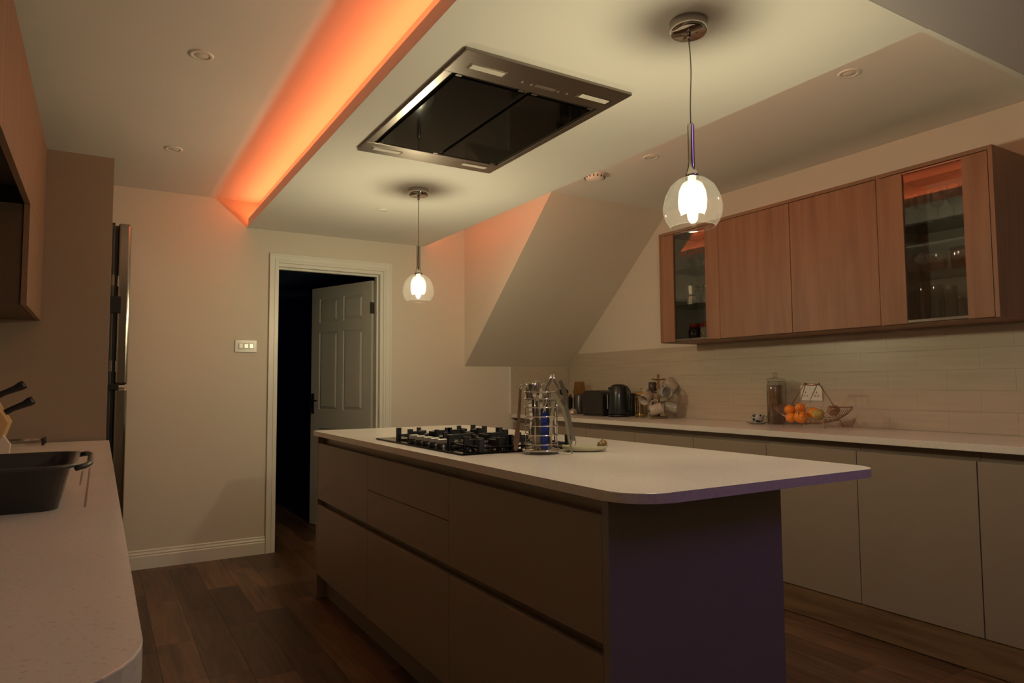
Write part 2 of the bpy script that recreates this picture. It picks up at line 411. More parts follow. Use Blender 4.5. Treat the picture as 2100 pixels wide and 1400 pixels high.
# ------------------------------------------------------------------ downlights and smoke alarm
def downlight(x, y, z, label, r=.046):
    t = thing('downlight', (x,y,z), label, 'ceiling light', 'recessed ceiling downlights')
    MB().lathe([(r*.62,-.001),(r*.64,-.004),(r*.95,-.004),(r,-.001),(r,0),(r*.6,0)], (x,y,z), 32).build('bezel', GLOSSW, t)
    MB().lathe([(r*.62,-.001),(r*.55,-.0035),(0,-.0030)], (x,y,z), 24).build('lens', mat('lens', (.75,.72,.66), .12), t)
downlight(.305, 2.855, ZC, 'unlit white downlight in left ceiling strip, nearer of the two')
downlight(.309, 4.086, ZC, 'unlit white downlight in left ceiling strip, farther one near the tall unit')
downlight(2.664, 1.655, ZC, 'unlit white downlight in right ceiling strip above the glazed wall cabinets')
downlight(2.673, 2.874, ZC, 'unlit white downlight in right ceiling strip beside the smoke alarm')
downlight(1.514, 4.096, ZD, 'small unlit downlight in the dropped ceiling behind the far pendant', r=.036)
t = thing('smoke_alarm', (2.60,3.30,ZC), 'round white smoke alarm on the ceiling partly hidden by the dropped ceiling edge', 'smoke alarm')
MB().lathe([(.065,0),(.065,-.014),(.052,-.030),(.03,-.038),(0,-.038)], (2.60,3.30,ZC), 32).build('body', GLOSSW, t)
v = MB()
for i in range(16):
    a = 2*PI*i/16; v.box(.050,.0655,-.003,.003,-.024,-.012, M=Matrix.Translation((2.60,3.30,ZC)) @ Matrix.Rotation(a,4,'Z'))
v.build('vent', mat('alarm_vent', (.10,.08,.07), .7), t)

# ------------------------------------------------------------------ cooker hood in the dropped ceiling
HX0,HX1,HY0,HY1 = 1.004,1.717,1.943,3.064
hd = thing('ceiling_cooker_hood', ((HX0+HX1)/2,(HY0+HY1)/2,ZD), 'wide stainless steel cooker hood with two black glass panels set flush in the dropped ceiling', 'cooker hood')
ix0,ix1,iy0,iy1 = 1.037,1.684,2.115,2.930
f = MB(); zf0 = ZD-.012
f.box(HX0,HX1,HY0,iy0,zf0,ZD,bev=.002).box(HX0,HX1,iy1,HY1,zf0,ZD,bev=.002).box(HX0,ix0,iy0,iy1,zf0,ZD,bev=.002).box(ix1,HX1,iy0,iy1,zf0,ZD,bev=.002)
f.build('frame', STEEL, hd)
MB().box(ix0,ix1,iy0,iy1,ZD-.003,ZD).build('cavity', GAPM, hd)
xm = (ix0+ix1)/2
for a,b in ((ix0+.018,xm-.008),(xm+.008,ix1-.018)):
    MB().box(a,b,iy0+.022,iy1-.022,ZD-.014,ZD-.006,bev=.0015).build('glass_panel', BGLASS, hd)
for (x,y) in ((ix0+.03,iy0+.012),(ix0+.03,iy1-.012),(xm-.03,iy0+.012),(xm+.03,iy0+.012),(xm-.02,iy1-.012),(ix1-.03,iy0+.012),(ix1-.03,iy1-.012)):
    MB().box(x-.012,x+.012,y-.007,y+.007,ZD-.012,ZD-.004,bev=.001).build('clip', STEEL, hd)
LENSM = mat('hood_lamp_lens', (.72,.68,.60), .35)
for (x,y) in ((1.136,2.040),(1.607,2.040),(1.125,2.996),(1.586,2.990)):
    MB().box(x-.075,x+.075,y-.020,y+.020,zf0-.0015,zf0+.001,bev=.001).build('lamp_bezel', CHROME, hd)
    MB().box(x-.066,x+.066,y-.014,y+.014,zf0-.0028,zf0,bev=.0005).build('lamp_lens', LENSM, hd)
cx = 1.39
for dx in (-.10,-.06,.06,.10):
    MB().lathe([(0,-.003),(.005,-.003),(.006,0)], (cx+dx,2.055,zf0), 14).build('button', CHROME, hd)
MB().box(cx-.045,cx+.045,2.045,2.065,zf0-.0012,zf0,bev=.0004).build('display', mat('hood_display', (.16,.12,.10), .2), hd)

# ------------------------------------------------------------------ pendants
def pendant(x, y, label, bend):
    t = thing('pendant_lamp', (x,y,ZD), label, 'pendant lamp', 'glass pendant lamps over the island')
    c = (x,y,0)
    MB().lathe([(0,ZD-.038),(.052,ZD-.038),(.0565,ZD-.034),(.058,ZD),(0,ZD)], c, 40).build('rose', CHROME, t)
    MB().lathe([(0,ZD-.062),(.006,ZD-.062),(.007,ZD-.038),(0,ZD-.038)], c, 14).build('cable_grip', CHROME, t)
    z0, z1 = ZD-.06, 1.950
    pts = [(x+bend*math.sin(PI*i/16*1.0)*.5+bend*.3*math.sin(2*PI*i/16), y, z0+(z1-z0)*i/16) for i in range(17)]
    MB().tube(pts, .0022, 6).build('cable', mat('clear_cable', (.35,.30,.24), .3, metal=.4), t)
    MB().lathe([(0,1.952),(.0095,1.952),(.0105,1.948),(.0108,1.835),(.013,1.815),(.019,1.796),(.027,1.784),(.025,1.783),(.012,1.80),(0,1.80)], c, 24).build('stem', CHROME, t)
    MB().lathe([(0,1.80),(.0125,1.80),(.0125,1.757),(.009,1.750),(0,1.750)], c, 18).build('lamp_holder', GLOSSW, t)
    g = MB()
    pr = [(.026,1.785),(.045,1.776),(.066,1.757),(.081,1.728),(.0885,1.695),(.087,1.672),(.079,1.650),(.0665,1.632)]
    g.lathe(pr, c, 48).tube(arc((x,y,1.632), .0665, 0, 2*PI*47/48, 47), .0011, 6, closed=True).build('glass_shade', GLOBE, t)
    MB().lathe([(.016,1.775),(.030,1.765),(.040,1.742),(.043,1.712),(.041,1.690),(.0335,1.668)], c, 36).build('inner_shade', CUPG, t)
    MB().lathe([(0,1.650),(.006,1.652),(.012,1.662),(.0155,1.685),(.0155,1.728),(.010,1.749),(0,1.750)], c, 16).build('bulb', EMITB, t)
pendant(1.526, 1.463, 'lit clear glass globe pendant nearest the camera over the island front end', .009)
pendant(1.526, 3.552, 'lit clear glass globe pendant at far end of island in front of the doorway', -.002)

# ------------------------------------------------------------------ island
def rounded(x0,x1,y0,y1,rs,n=8):
    pts = []
    for (cx,cy,a,r) in ((x0,y0,PI,rs[0]),(x1,y0,1.5*PI,rs[1]),(x1,y1,0,rs[2]),(x0,y1,.5*PI,rs[3])):
        if r == 0: pts.append((cx,cy)); continue
        ox = cx + (r if cx==x0 else -r); oy = cy + (r if cy==y0 else -r)
        for i in range(n+1):
            b = a + .5*PI*i/n; pts.append((ox+r*math.cos(b), oy+r*math.sin(b)))
    return pts
MB().poly(rounded(1.020,1.969,1.169,3.853,(.115,.075,.075,.03)), .885,.910, bev=.0018).build('island_worktop', QZ, label='white speckled quartz island worktop with rounded corners under the hob', cat='worktop')
IX = 1.045; IXR = 1.672
def unit_island(y0, y1, fronts, label):
    t = thing('drawer_unit', ((IX+IXR)/2, (y0+y1)/2, 0), label, 'drawer unit', 'island drawer units')
    MB().box(IX+.045, IXR-.02, y0+.001, y1-.001, .14, .8845).build('carcass', UNITD, t)
    for (z0,z1) in fronts:
        MB().box(IX, IX+.019, y0+.0012, y1-.0012, z0, z1, bev=.0012).build('drawer_front', UNIT, t)
    r = MB()
    for z0,z1 in ((.8425,.8845),(.5065,.5385)):
        r.box(IX+.035, IX+.0445, y0+.001, y1-.001, z0, z1).box(IX+.019, IX+.0349, y0+.001, y1-.001, z0-.004, z0)
    r.build('handle_rail', RAIL, t)
    return t
unit_island(1.318, 2.163, ((.13,.507),(.539,.843)), 'widest island drawer unit with two deep drawers next to the near end panel')
unit_island(2.163, 3.000, ((.13,.507),(.539,.688),(.691,.843)), 'middle island drawer unit with a thin split upper drawer below the hob')
unit_island(3.000, 3.820, ((.13,.507),(.539,.843)), 'far island drawer unit with two drawers nearest the doorway')
MB().box(IX-.001, IXR, 1.292, 1.317, 0, .8848, bev=.001).build('island_end_panel', mat('end_panel', (.28,.24,.225), .38, var=.02), label='tall flat matt end panel closing the near end of the island', cat='panel')
MB().box(IX-.001, IXR, 3.8205, 3.842, 0, .8848, bev=.001).build('island_end_panel', UNIT, label='flat end panel closing the far end of the island', cat='panel')
MB().box(IXR-.0195, IXR-.001, 1.3175, 3.820, .0, .8848).build('island_back_panel', UNIT, label='flat back panel of the island facing the right-hand cabinets', cat='panel')
MB().box(IX+.055, IX+.07, 1.3175, 3.820, 0, .139).build('island_plinth', UNITD, label='recessed kickboard under the island drawers', cat='kickboard')

# ------------------------------------------------------------------ right base run
WX = 3.010
MB().poly([(WX,.30),(XR-.013,.30),(XR-.013,YB-.0125),(WX,YB-.0125)], .880,.910, bev=.0018).build('long_worktop', QZ, label='long white quartz worktop along the right wall under the wall cabinets', cat='worktop')
DXF = 3.030
ys = [.38,.895,1.408,1.920,2.424,2.945,3.462,3.983,4.50,5.012]
names_ = ['beyond the frame edge','cut by the bottom right corner','at the right frame edge','beside the island worktop corner','behind the island near corner','behind the middle of the island, left of the fruit basket','behind the utensil stand','under the toaster','in the far corner under the stair soffit']
for i in range(len(ys)-1):
    y0,y1 = ys[i],ys[i+1]
    t = thing('base_cabinet', ((DXF+XR)/2,(y0+y1)/2,0), 'cashmere handleless base cabinet '+names_[i], 'cabinet', 'handleless base cabinets along the right wall')
    MB().box(DXF+.045, XR-.01, y0+.001, y1-.001, .14, .8795).build('carcass', UNITD, t)
    MB().box(DXF, DXF+.019, y0+.0018, y1-.0018, .143, .839, bev=.0012).build('door', UNIT, t)
    MB().box(DXF+.035, DXF+.0445, y0+.001, y1-.001, .838, .8795).box(DXF+.0195, DXF+.0349, y0+.001, y1-.001, .8335,.838).build('handle_rail', RAIL, t)
MB().box(DXF+.006, DXF+.03, .38, 5.0, .004, .1425).build('kickboard', PLINTHM, label='wood grain kickboard under the right-hand base cabinets', cat='kickboard')

# ------------------------------------------------------------------ right wall cabinets (oak)
CX = 3.29; CB, CT = 1.436, 2.190
yb = [1.408,1.928,2.431,2.948,3.475]
def carcass(t, y0, y1, endl=False, endr=False):
    w = .018
    a = MB().box(CX, XR, y0+(.0 if not endr else 0), y0+w, CB, CT, bev=.0008) if True else None
    a.build('side_panel', OAK, t)
    MB().box(CX, XR, y1-w, y1, CB, CT, bev=.0008).build('side_panel', OAK, t)
    MB().box(CX, XR, y0+w+.0003, y1-w-.0003, CT-w, CT, bev=.0008).build('top_panel', OAKE, t)
    MB().box(CX+.021, XR, y0+w+.0003, y1-w-.0003, CB+.002, CB+w).build('bottom_panel', OAKE, t)
GIN = mat('cabinet_interior', (.62,.60,.55), .6)
def shelf_unit(y0, y1, glz, label, side_near, side_far):
    """glazed oak cabinet; glz=(ya,yb) pane"""
    t = thing('glazed_wall_cabinet', ((CX+XR)/2,(y0+y1)/2,CB), label, 'wall cabinet', 'glazed wall cabinets')
    w = .018
    MB().box(CX, XR-.001, y0, y0+w, CB, CT, bev=.0008).build('side_panel', OAK, t)
    MB().box(CX, XR-.001, y1-w, y1, CB, CT, bev=.0008).build('side_panel', OAK, t)
    MB().box(CX, XR-.001, y0+w+.0003, y1-w-.0003, CT-w, CT).build('top_panel', OAKE, t)
    MB().box(CX+.021, XR-.001, y0+w+.0003, y1-w-.0003, CB+.001, CB+w).build('bottom_panel', OAKE, t)
    MB().box(XR-.012, XR-.0012, y0+w+.0003, y1-w-.0003, CB+w+.0003, CT-w-.0003).build('back_panel', GIN, t)
    for ya in (y0+w+.0004, y1-w-.0034):
        MB().box(CX+.022, XR-.0125, ya, ya+.003, CB+w+.0005, CT-w-.0005).build('lining', GIN, t)
    for z in (1.686, 1.926):
        MB().box(CX+.045, XR-.014, y0+w+.005, y1-w-.005, z-.006, z, bev=.0005).build('shelf', glass('shelf_glass', (.90,.93,.91), .9, .04), t)
    dl = y0+ (w+.002 if side_near else .002); dh = y1-(w+.002 if side_far else .002)
    d = MB().box(CX-.001, CX+.018, dl, glz[0], CB+.003, CT-w-.004, bev=.0008).build('door', OAK, t)
    MB().box(CX-.001, CX+.018, glz[1], dh, CB+.003, CT-w-.004, bev=.0008).build('stile', OAK, d)
    MB().box(CX+.006, CX+.010, glz[0]+.0003, glz[1]-.0003, CB+.020, CT-w-.012).build('pane', SMOKED, d)
    MB().box(CX+.002, CX+.016, glz[0]+.0003, glz[1]-.0003, CB+.006, CB+.018).build('rail', STEEL, d)
    MB().box(CX+.002, CX+.016, glz[0]+.0003, glz[1]-.0003, CT-w-.012, CT-w-.005).build('rail', STEEL, d)
    return t
def wood_unit(y0, y1, label):
    t = thing('wall_cabinet', ((CX+XR)/2,(y0+y1)/2,CB), label, 'wall cabinet', 'solid oak wall cabinets')
    MB().box(CX+.022, XR-.001, y0+.0005, y1-.0005, CB+.001, CT-.0185).build('carcass', OAKE, t)
    MB().box(CX-.001, CX+.018, y0+.002, y1-.002, CB+.003, CT-.022, bev=.0008).build('door', OAK, t)
    MB().box(CX, XR-.001, y0+.0003, y1-.0003, CT-.018, CT).build('top_panel', OAKE, t)
shelf_unit(yb[0], yb[1], (1.533,1.800), 'oak wall cabinet with smoked glass pane holding rows of drinking glasses, nearest the camera', True, False)
wood_unit(yb[1], yb[2], 'solid oak wall cabinet beside the nearer glazed cabinet')
wood_unit(yb[2], yb[3], 'solid oak wall cabinet beside the farther glazed cabinet')
shelf_unit(yb[3], yb[4], (3.060,3.340), 'oak wall cabinet with smoked glass pane holding a moka pot, next to stair soffit', False, True)

# ------------------------------------------------------------------ left side: worktop, units, tall unit, fridge
LWX = .043
lw = MB(); lw.poly(rounded(XL+.001, LWX, .665, 3.752, (0,.115,0,0)), .872,.910, bev=.0018)
lwo = lw.build('left_worktop', QZ, label='white speckled quartz worktop in the left foreground with drainer grooves', cat='worktop')
GRV = mat('groove_shadow', (.30,.24,.20), .3)
for x,ya,yb_ in ((-.020,1.69,2.50),(-.037,2.08,2.42)):
    MB().box(x-.0025,x+.0025,ya,yb_,.9095,.9104,bev=.0004,seg=1).build('drainer_groove', GRV, lwo)
lys = [.72, 1.33, 1.93, 2.53, 3.14, 3.752]
lbl = ['nearest the camera','second from the camera','below the washing-up bowl','below the wire rack','against the tall unit']
for i in range(5):
    y0,y1 = lys[i],lys[i+1]
    t = thing('base_cabinet', (-.3,(y0+y1)/2,0), 'left-hand handleless base cabinet '+lbl[i], 'cabinet', 'base cabinets below the left worktop')
    MB().box(XL+.001, -.025, y0+.001, y1-.001, .14, .8715).build('carcass', UNITD, t)
    MB().box(-.001, .018, y0+.0015, y1-.0015, .143, .83, bev=.0012).build('door', UNIT, t)
    MB().box(-.0245, -.002, y0+.0015, y1-.0015, .05, .135).build('kickboard', UNITD, t)
MB().box(XL+.001, .02, .690, .719, 0, .8715, bev=.001).build('left_end_panel', UNIT, label='flat end panel below the rounded near end of the left worktop', cat='panel')
# tall unit
t = thing('tall_cabinet', (-.28,3.79,0), 'tall plain cashmere cabinet rising from the left worktop towards the ceiling', 'cabinet')
MB().box(XL+.001, .030, 3.770, 3.790, 0, 2.265, bev=.001).build('side_panel', UNIT, t)
MB().box(XL+.001, .006, 3.7905, 4.20, .10, 2.265).build('carcass', UNITD, t)
MB().box(.008, .028, 3.7915, 4.199, .14, 2.262, bev=.001).build('door', UNIT, t)
# fridge-freezer
t = thing('fridge_freezer', (-.2,4.55,0), 'tall stainless steel fridge freezer standing behind the tall cabinet', 'fridge')
FY0, FY1 = 4.215, 4.90
MB().box(-.56, .048, FY0, FY1, .03, 2.045, bev=.004).build('body', mat('fridge_side', (.05,.045,.04), .4, metal=.3), t)
SEAM = 1.16
FST = mat('fridge_steel', (.42,.37,.33), .14, metal=1, var=.03, stretch=(1,1,30), bump=.03)
for z0,z1 in ((.08,1.155),(1.17,2.045)):
    d = MB().box(.062, .125, FY0, FY1, z0, z1, bev=.014, seg=4).build('door', FST, t)
MB().box(.049,.061, FY0+.01, FY1-.01, .08, 2.03).build('door_seal', BLACK, t)
for z in (1.60, 1.155, .08):
    MB().box(.035,.085, FY0-.012, FY0+.03, z-.045 if z>1.5 else z-.01, z+.045 if z>1.5 else z+.02, bev=.002).build('hinge', BLACK, t)
for z in (1.73, 1.27):
    MB().box(.035,.050, FY0-.008, FY0+.01, z-.03, z+.03, bev=.002).build('side_clip', STEEL, t)
MB().box(-.5,.04,FY0+.02,FY1-.02,0,.0295).build('foot', BLACK, t)
# left wall cupboard and bridging pelmet
LOAK = wood('left_cupboard_oak', (.190,.108,.064), (.225,.132,.080), 2, .6)
t = thing('left_wall_cupboard', (-.42,3.45,1.464), 'oak wall cupboard with bridging pelmet above the left worktop, touching the tall cabinet', 'wall cabinet')
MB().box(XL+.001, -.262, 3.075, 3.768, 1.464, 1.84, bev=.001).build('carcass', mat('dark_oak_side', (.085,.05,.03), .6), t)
MB().box(-.260, -.241, 3.068, 3.768, 1.464, 1.8405, bev=.001).build('door', LOAK, t)
MB().box(-.260, -.241, .9, 3.768, 1.8415, 2.262, bev=.001).build('pelmet', LOAK, t)
MB().box(XL+.001, -.262, .9, 3.768, 2.244, 2.262).build('top_panel', UNITD, t)
MB().box(-.36, -.262, .9, 3.067, 1.905, 1.925).build('light_shelf', GAPM, t)

# ------------------------------------------------------------------ hob
t = thing('gas_hob', (1.36,2.605,.910), 'black glass five-burner gas hob with cast iron pan supports on the island', 'hob')
GX0,GX1,GY0,GY1 = 1.098,1.610,2.165,3.046
MB().box(GX0,GX1,GY0,GY1,.910,.917,bev=.002).build('glass_plate', BGLASS, t)
KM = mat('knob_top', (.42,.38,.33), .3, metal=.7)
for i in range(5):
    y = 2.435+.069*i; x = 1.146
    kb = MB().lathe([(0,.932),(.017,.932),(.021,.926),(.0225,.918),(.023,.917),(0,.917)], (x,y,0), 22).build('knob', BLACK, t)
    MB().box(x-.0190,x+.0190,y-.010,y+.010,.9322,.950,bev=.002).build('knob_grip', KM, kb)
def burner(x,y,r):
    b = MB().lathe([(0,.917),(r*1.25,.917),(r*1.2,.921),(r,.923),(r,.931),(0,.931)], (x,y,0), 28).build('burner', mat('burner_alu', (.40,.38,.35), .35, metal=.9), t)
    n = MB()
    for k in range(20):
        n.box(r*.985,r*1.02,-.0012,.0012,.9235,.9305, M=Matrix.Translation((x,y,0)) @ Matrix.Rotation(2*PI*k/20,4,'Z'))
    n.build('flame_ports', BLACK, b)
    MB().lathe([(0,.9385),(r*.80,.9385),(r*.86,.935),(r*.86,.9315),(0,.9315)], (x,y,0), 28).build('burner_cap', IRON, b)
for x,y,r in ((1.275,2.335,.030),(1.485,2.345,.040),(1.36,2.605,.056),(1.275,2.885,.030),(1.485,2.875,.040)): burner(x,y,r)
def support(y0,y1,big=False):
    s = MB(); x0,x1 = 1.195,1.585; z0,z1 = .937,.947
    s.tube([(x0,y0,z0-.008),(x1,y0,z0-.008),(x1,y1,z0-.008),(x0,y1,z0-.008)], .0045, 6, closed=True)
    xm, ym = (x0+x1)/2, (y0+y1)/2
    def bar(xa,ya,xb,yb2):
        d = Vector((xb-xa,yb2-ya,0)); L = d.length; a = math.atan2(d.y,d.x)
        M_ = Matrix.Translation((xa,ya,0)) @ Matrix.Rotation(a,4,'Z')
        s.box(0,L,-.0055,.0055,.930,.952, M=M_).box(-.006,.016,-.0065,.0065,.9165,.962,M=M_)
    for cx in ((x0+.09, x1-.09) if not big else (xm,)):
        rr = .105 if not big else .15
        for k in range(4):
            a = k*PI/2
            ex, ey = cx+rr*math.cos(a), ym+rr*math.sin(a)
            ex = min(max(ex,x0),x1); ey = min(max(ey,y0),y1)
            bar(ex,ey, cx+.026*math.cos(a), ym+.026*math.sin(a))
    for px_ in (x0,x1):
        for py_ in (y0,y1): s.box(px_-.010,px_+.010,py_-.008,py_+.008,.9165,.962)
    s.build('pan_support', IRON, t)
support(2.205,2.455); support(2.470,2.740,True); support(2.755,3.005)

# ------------------------------------------------------------------ utensil stand and its utensils
ux, uy, uz = 1.375, 2.078, .910
t = thing('utensil_stand', (ux,uy,uz), 'round chrome wire utensil stand beside the hob', 'utensil holder')
rings = MB(); rr = .061
for z in (.035,.068,.101,.134,.167,.198,.222):
    rings.tube(arc((ux,uy,uz+z), rr, 0, 2*PI*31/32, 31, 'xy'), .0022, 6, closed=True)
rings.build('ring', CHROME, t)
MB().tube(arc((ux,uy,uz+.014), .067, 0, 2*PI*31/32, 31), .004, 8, closed=True).lathe([(0,uz+.016),(.062,uz+.016),(.062,uz+.0135),(0,uz+.0135)], (ux,uy,0), 28).build('base', CHROME, t)
for k in range(4):
    a = -.95+k*PI/2
    MB().tube([(ux+rr*math.cos(a),uy+rr*math.sin(a),uz+.016),(ux+rr*math.cos(a),uy+rr*math.sin(a),uz+.222)], .0019, 6).build('upright', CHROME, t)
for k in range(3):
    a = -.9+k*2*PI/3
    MB().sphere((ux+.060*math.cos(a),uy+.060*math.sin(a),uz+.0065), .0065, n=8).build('foot', CHROME, t)
RV = R0; FV = F0    # directions across and away from the camera, for leaning tools
def at(a, d, z): 
    v = Vector((ux,uy,uz)) + R0*a + F0*d; return (v.x, v.y, uz+z)
def flat(pts, w, th):   # a flat strip along pts (across = R0 direction mix)
    b = MB(); 
    pts = [Vector(p) for p in pts]; ws = w if isinstance(w,(list,tuple)) else [w]*len(pts)
    rings = []
    for i,p in enumerate(pts):
        tt = (pts[min(i+1,len(pts)-1)]-pts[max(i-1,0)]).normalized(); side = tt.cross(F0).normalized(); nn = tt.cross(side).normalized()
        rings.append([b.bm.verts.new(p+side*sx*ws[i]/2+nn*sy*th/2) for sx,sy in ((-1,-1),(1,-1),(1,1),(-1,1))])
    for a_,b_ in zip(rings,rings[1:]):
        for k in range(4): b.bm.faces.new((a_[k],a_[(k+1)%4],b_[(k+1)%4],b_[k]))
    b.bm.faces.new(rings[0][::-1]); b.bm.faces.new(rings[-1])
    return b
BRZ = mat('bronze_handle', (.21,.12,.08), .3, metal=.6)
# hanging spatula with hooked end, outside left
t1 = thing('spatula', at(-.085,0,.02), 'bronze-toned spatula hooked over the left side of the utensil stand', 'spatula', 'utensils in the wire stand')
flat([at(-.093,-.02,.012),at(-.09,-.02,.05),at(-.083,-.02,.11),at(-.080,-.015,.15),at(-.074,-.01,.235)], [.010,.021,.012,.011,.009], .004).build('handle', BRZ, t1)
MB().tube([at(-.074,-.01,.232),at(-.069,-.008,.247),at(-.058,-.006,.252),at(-.048,-.004,.246),at(-.045,0,.228)], .0035, 8).build('hook', CHROME, t1)
t1 = thing('ladle', at(-.03,0,.02), 'chrome ladle with its curved hook handle standing up at left in the wire stand', 'ladle', 'utensils in the wire stand')
flat([at(-.030,.02,.02),at(-.036,.01,.12),at(-.040,0,.20),at(-.046,0,.232)], [.010,.010,.012,.013], .003).build('handle', CHROME, t1)
MB().sphere(at(-.022,.03,.05), .026, (1,1,.7), 12).build('bowl', CHROME, t1)
t1 = thing('serving_spoon', at(0,0,.02), 'polished serving spoon standing bowl upwards in the wire stand', 'spoon', 'utensils in the wire stand')
flat([at(-.004,-.02,.02),at(-.010,-.015,.12),at(-.016,-.01,.19)], [.009,.010,.007], .003).build('handle', CHROME, t1)
MB().sphere(at(-.020,-.01,.228), .018, (1,.5,1.7), 12).build('bowl', CHROME, t1)
t1 = thing('serving_fork', at(0,0,.02), 'polished fork with curled top just left of the middle of the wire stand', 'fork', 'utensils in the wire stand')
flat([at(.004,.02,.02),at(.003,.02,.15),at(.001,.015,.20),at(-.004,.01,.235)], [.008,.009,.015,.020], .003).build('handle', CHROME, t1)
for q in (-.010,-.003,.004): MB().tube([at(q-.003,.01,.232),at(q-.006,.008,.256),at(q-.012,.002,.262)], .0018, 6).build('tine', CHROME, t1)
t1 = thing('scrubbing_brush', at(.012,0,.02), 'blue plastic handled brush standing in the middle of the wire stand', 'brush', 'utensils in the wire stand')
flat([at(.010,-.035,.02),at(.010,-.035,.06),at(.012,-.033,.12),at(.012,-.03,.148)], [.020,.027,.026,.018], .014).build('handle', BLUE, t1)
MB().tube([at(.012,-.03,.148),at(.013,-.02,.20),at(.016,-.01,.24)], .004, 8).build('shaft', CHROME, t1)
t1 = thing('whisk', at(.02,.02,.02), 'thin wire whisk standing behind the blue brush', 'whisk', 'utensils in the wire stand')
MB().tube([at(.018,.03,.02),at(.014,.03,.15)], .006, 8).build('handle', CHROME, t1)
wk = MB()
for k in range(5):
    a = PI*k/5; pts = []
    for i in range(13):
        u = i/12*2*PI-PI/2; rr_ = .022*math.cos(u); zz_ = .205+.05*math.sin(u)
        pts.append(at(.013+rr_*math.cos(a), .03+rr_*math.sin(a), zz_))
    wk.tube(pts, .0008, 4)
wk.build('wires', CHROME, t1)
t1 = thing('nutcracker', at(.03,0,.02), 'chrome nutcracker with two looped arms at the top of the wire stand', 'nutcracker', 'utensils in the wire stand')
for s_ in (-1,1):
    MB().tube([at(.040+s_*.004,-.03,.285),at(.040+s_*.006,-.03,.262),at(.040+s_*.019,-.03,.240),at(.040+s_*.023,-.03,.222),at(.040+s_*.014,-.03,.195),at(.040+s_*.008,-.03,.16),at(.038+s_*.012,-.025,.02)], [.004,.0045,.005,.0055,.0055,.005,.005], 8).build('arm', CHROME, t1)
MB().sphere(at(.040,-.03,.192), .006, (1,1,1), 8).build('pivot', CHROME, t1)
t1 = thing('tongs', at(.07,-.05,.0), 'thin pale green handled tongs leaning against the right side of the wire stand', 'tongs', 'utensils in the wire stand')
TG = mat('pale_green_steel', (.44,.41,.29), .30, metal=.7)
flat([at(.105,-.065,.004),at(.095,-.062,.06),at(.086,-.058,.12),at(.075,-.055,.165),at(.050,-.05,.205),at(.035,-.05,.215)], [.008,.009,.010,.011,.016,.014], .004).build('arm', TG, t1)
flat([at(.045,-.052,.19),at(.036,-.05,.14),at(.034,-.04,.06),at(.036,-.03,.02)], [.010,.008,.006,.006], .003).build('arm', TG, t1)
t1 = thing('tin_opener', at(.09,0,.02), 'steel tin opener with angular head hanging over the right rim of the wire stand', 'tin opener', 'utensils in the wire stand')
flat([at(.118,.0,.045),at(.108,.0,.09),at(.092,.0,.16),at(.088,.0,.172)], [.014,.016,.016,.013], .010).build('handle', mat('opener_steel', (.34,.31,.27), .3, metal=.9), t1)
flat([at(.088,0,.172),at(.080,0,.185),at(.092,0,.205),at(.070,0,.262)], [.012,.026,.018,.014], .008).build('head', mat('opener_head', (.45,.41,.36), .25, metal=1), t1)
MB().tube([at(.112,0,.047),at(.110,0,.033),at(.116,0,.024),at(.124,0,.030),at(.125,0,.047)], .0018, 6).build('loop', CHROME, t1)
DST = mat('dark_steel_tool', (.22,.19,.16), .22, metal=.9)
t1 = thing('slotted_spoon', at(-.02,.02,.02), 'dark steel slotted spoon standing behind the ladle in the wire stand', 'spoon', 'utensils in the wire stand')
flat([at(-.012,.035,.02),at(-.020,.03,.12),at(-.030,.025,.178)], [.010,.011,.012], .004).build('handle', DST, t1)
flat([at(-.030,.025,.178),at(-.033,.025,.20),at(-.034,.022,.235),at(-.032,.02,.25)], [.014,.038,.040,.022], .003).build('head', DST, t1)
t1 = thing('cake_slice', at(0,.02,.02), 'dark steel slice standing to the left of the blue brush handle', 'cake slice', 'utensils in the wire stand')
flat([at(-.022,-.030,.02),at(-.020,-.032,.07),at(-.020,-.030,.15),at(-.018,-.028,.19)], [.022,.030,.010,.012], .003).build('blade', DST, t1)
t1 = thing('potato_peeler', at(.03,.02,.02), 'dark handled peeler standing behind the nutcracker in the wire stand', 'peeler', 'utensils in the wire stand')
flat([at(.030,.035,.02),at(.028,.035,.10),at(.026,.033,.175)], [.014,.016,.015], .009).build('handle', BLACK, t1)
MB().tube([at(.026,.033,.175),at(.016,.033,.195),at(.016,.033,.225),at(.026,.033,.24),at(.036,.033,.225),at(.036,.033,.195),at(.026,.033,.175)], .0022, 6).build('yoke', CHROME, t1)
# spoon rest
sx, sy = 1.556, 2.058
t = thing('spoon_rest', (sx,sy,.910), 'shallow pale green oval spoon rest on the island behind the utensil stand', 'spoon rest')
SRM = mat('pale_green_glaze', (.46,.42,.28), .2, var=.05)
Mx = Matrix.Translation((sx,sy,.9102)) @ Matrix.Rotation(-yaw+PI*.0,4,'Z') @ Matrix.Diagonal((1.32,.8,1,1))
MB().lathe([(0,.0),(.040,.0),(.060,.006),(.066,.020),(.063,.021),(.056,.009),(.038,.004),(0,.004)], (0,0,0), 32, M=Mx).build('dish', SRM, t)
KB = mat('brown_glaze', (.22,.13,.04), .3, var=.3, scale=60)
p = Vector((sx,sy,0))+R0*.070+F0*.010
MB().sphere((p.x,p.y,.937), .014, (1.2,1,1), 10).sphere((p.x-.014,p.y,.933), .012, (1,1,1.1), 10).sphere((p.x+.003,p.y+.008,.944), .009, (1,1,1), 8).build('knob', KB, t, label='brown lumpy ornament on the rim')

# ------------------------------------------------------------------ things on the right worktop
WZ = .9101
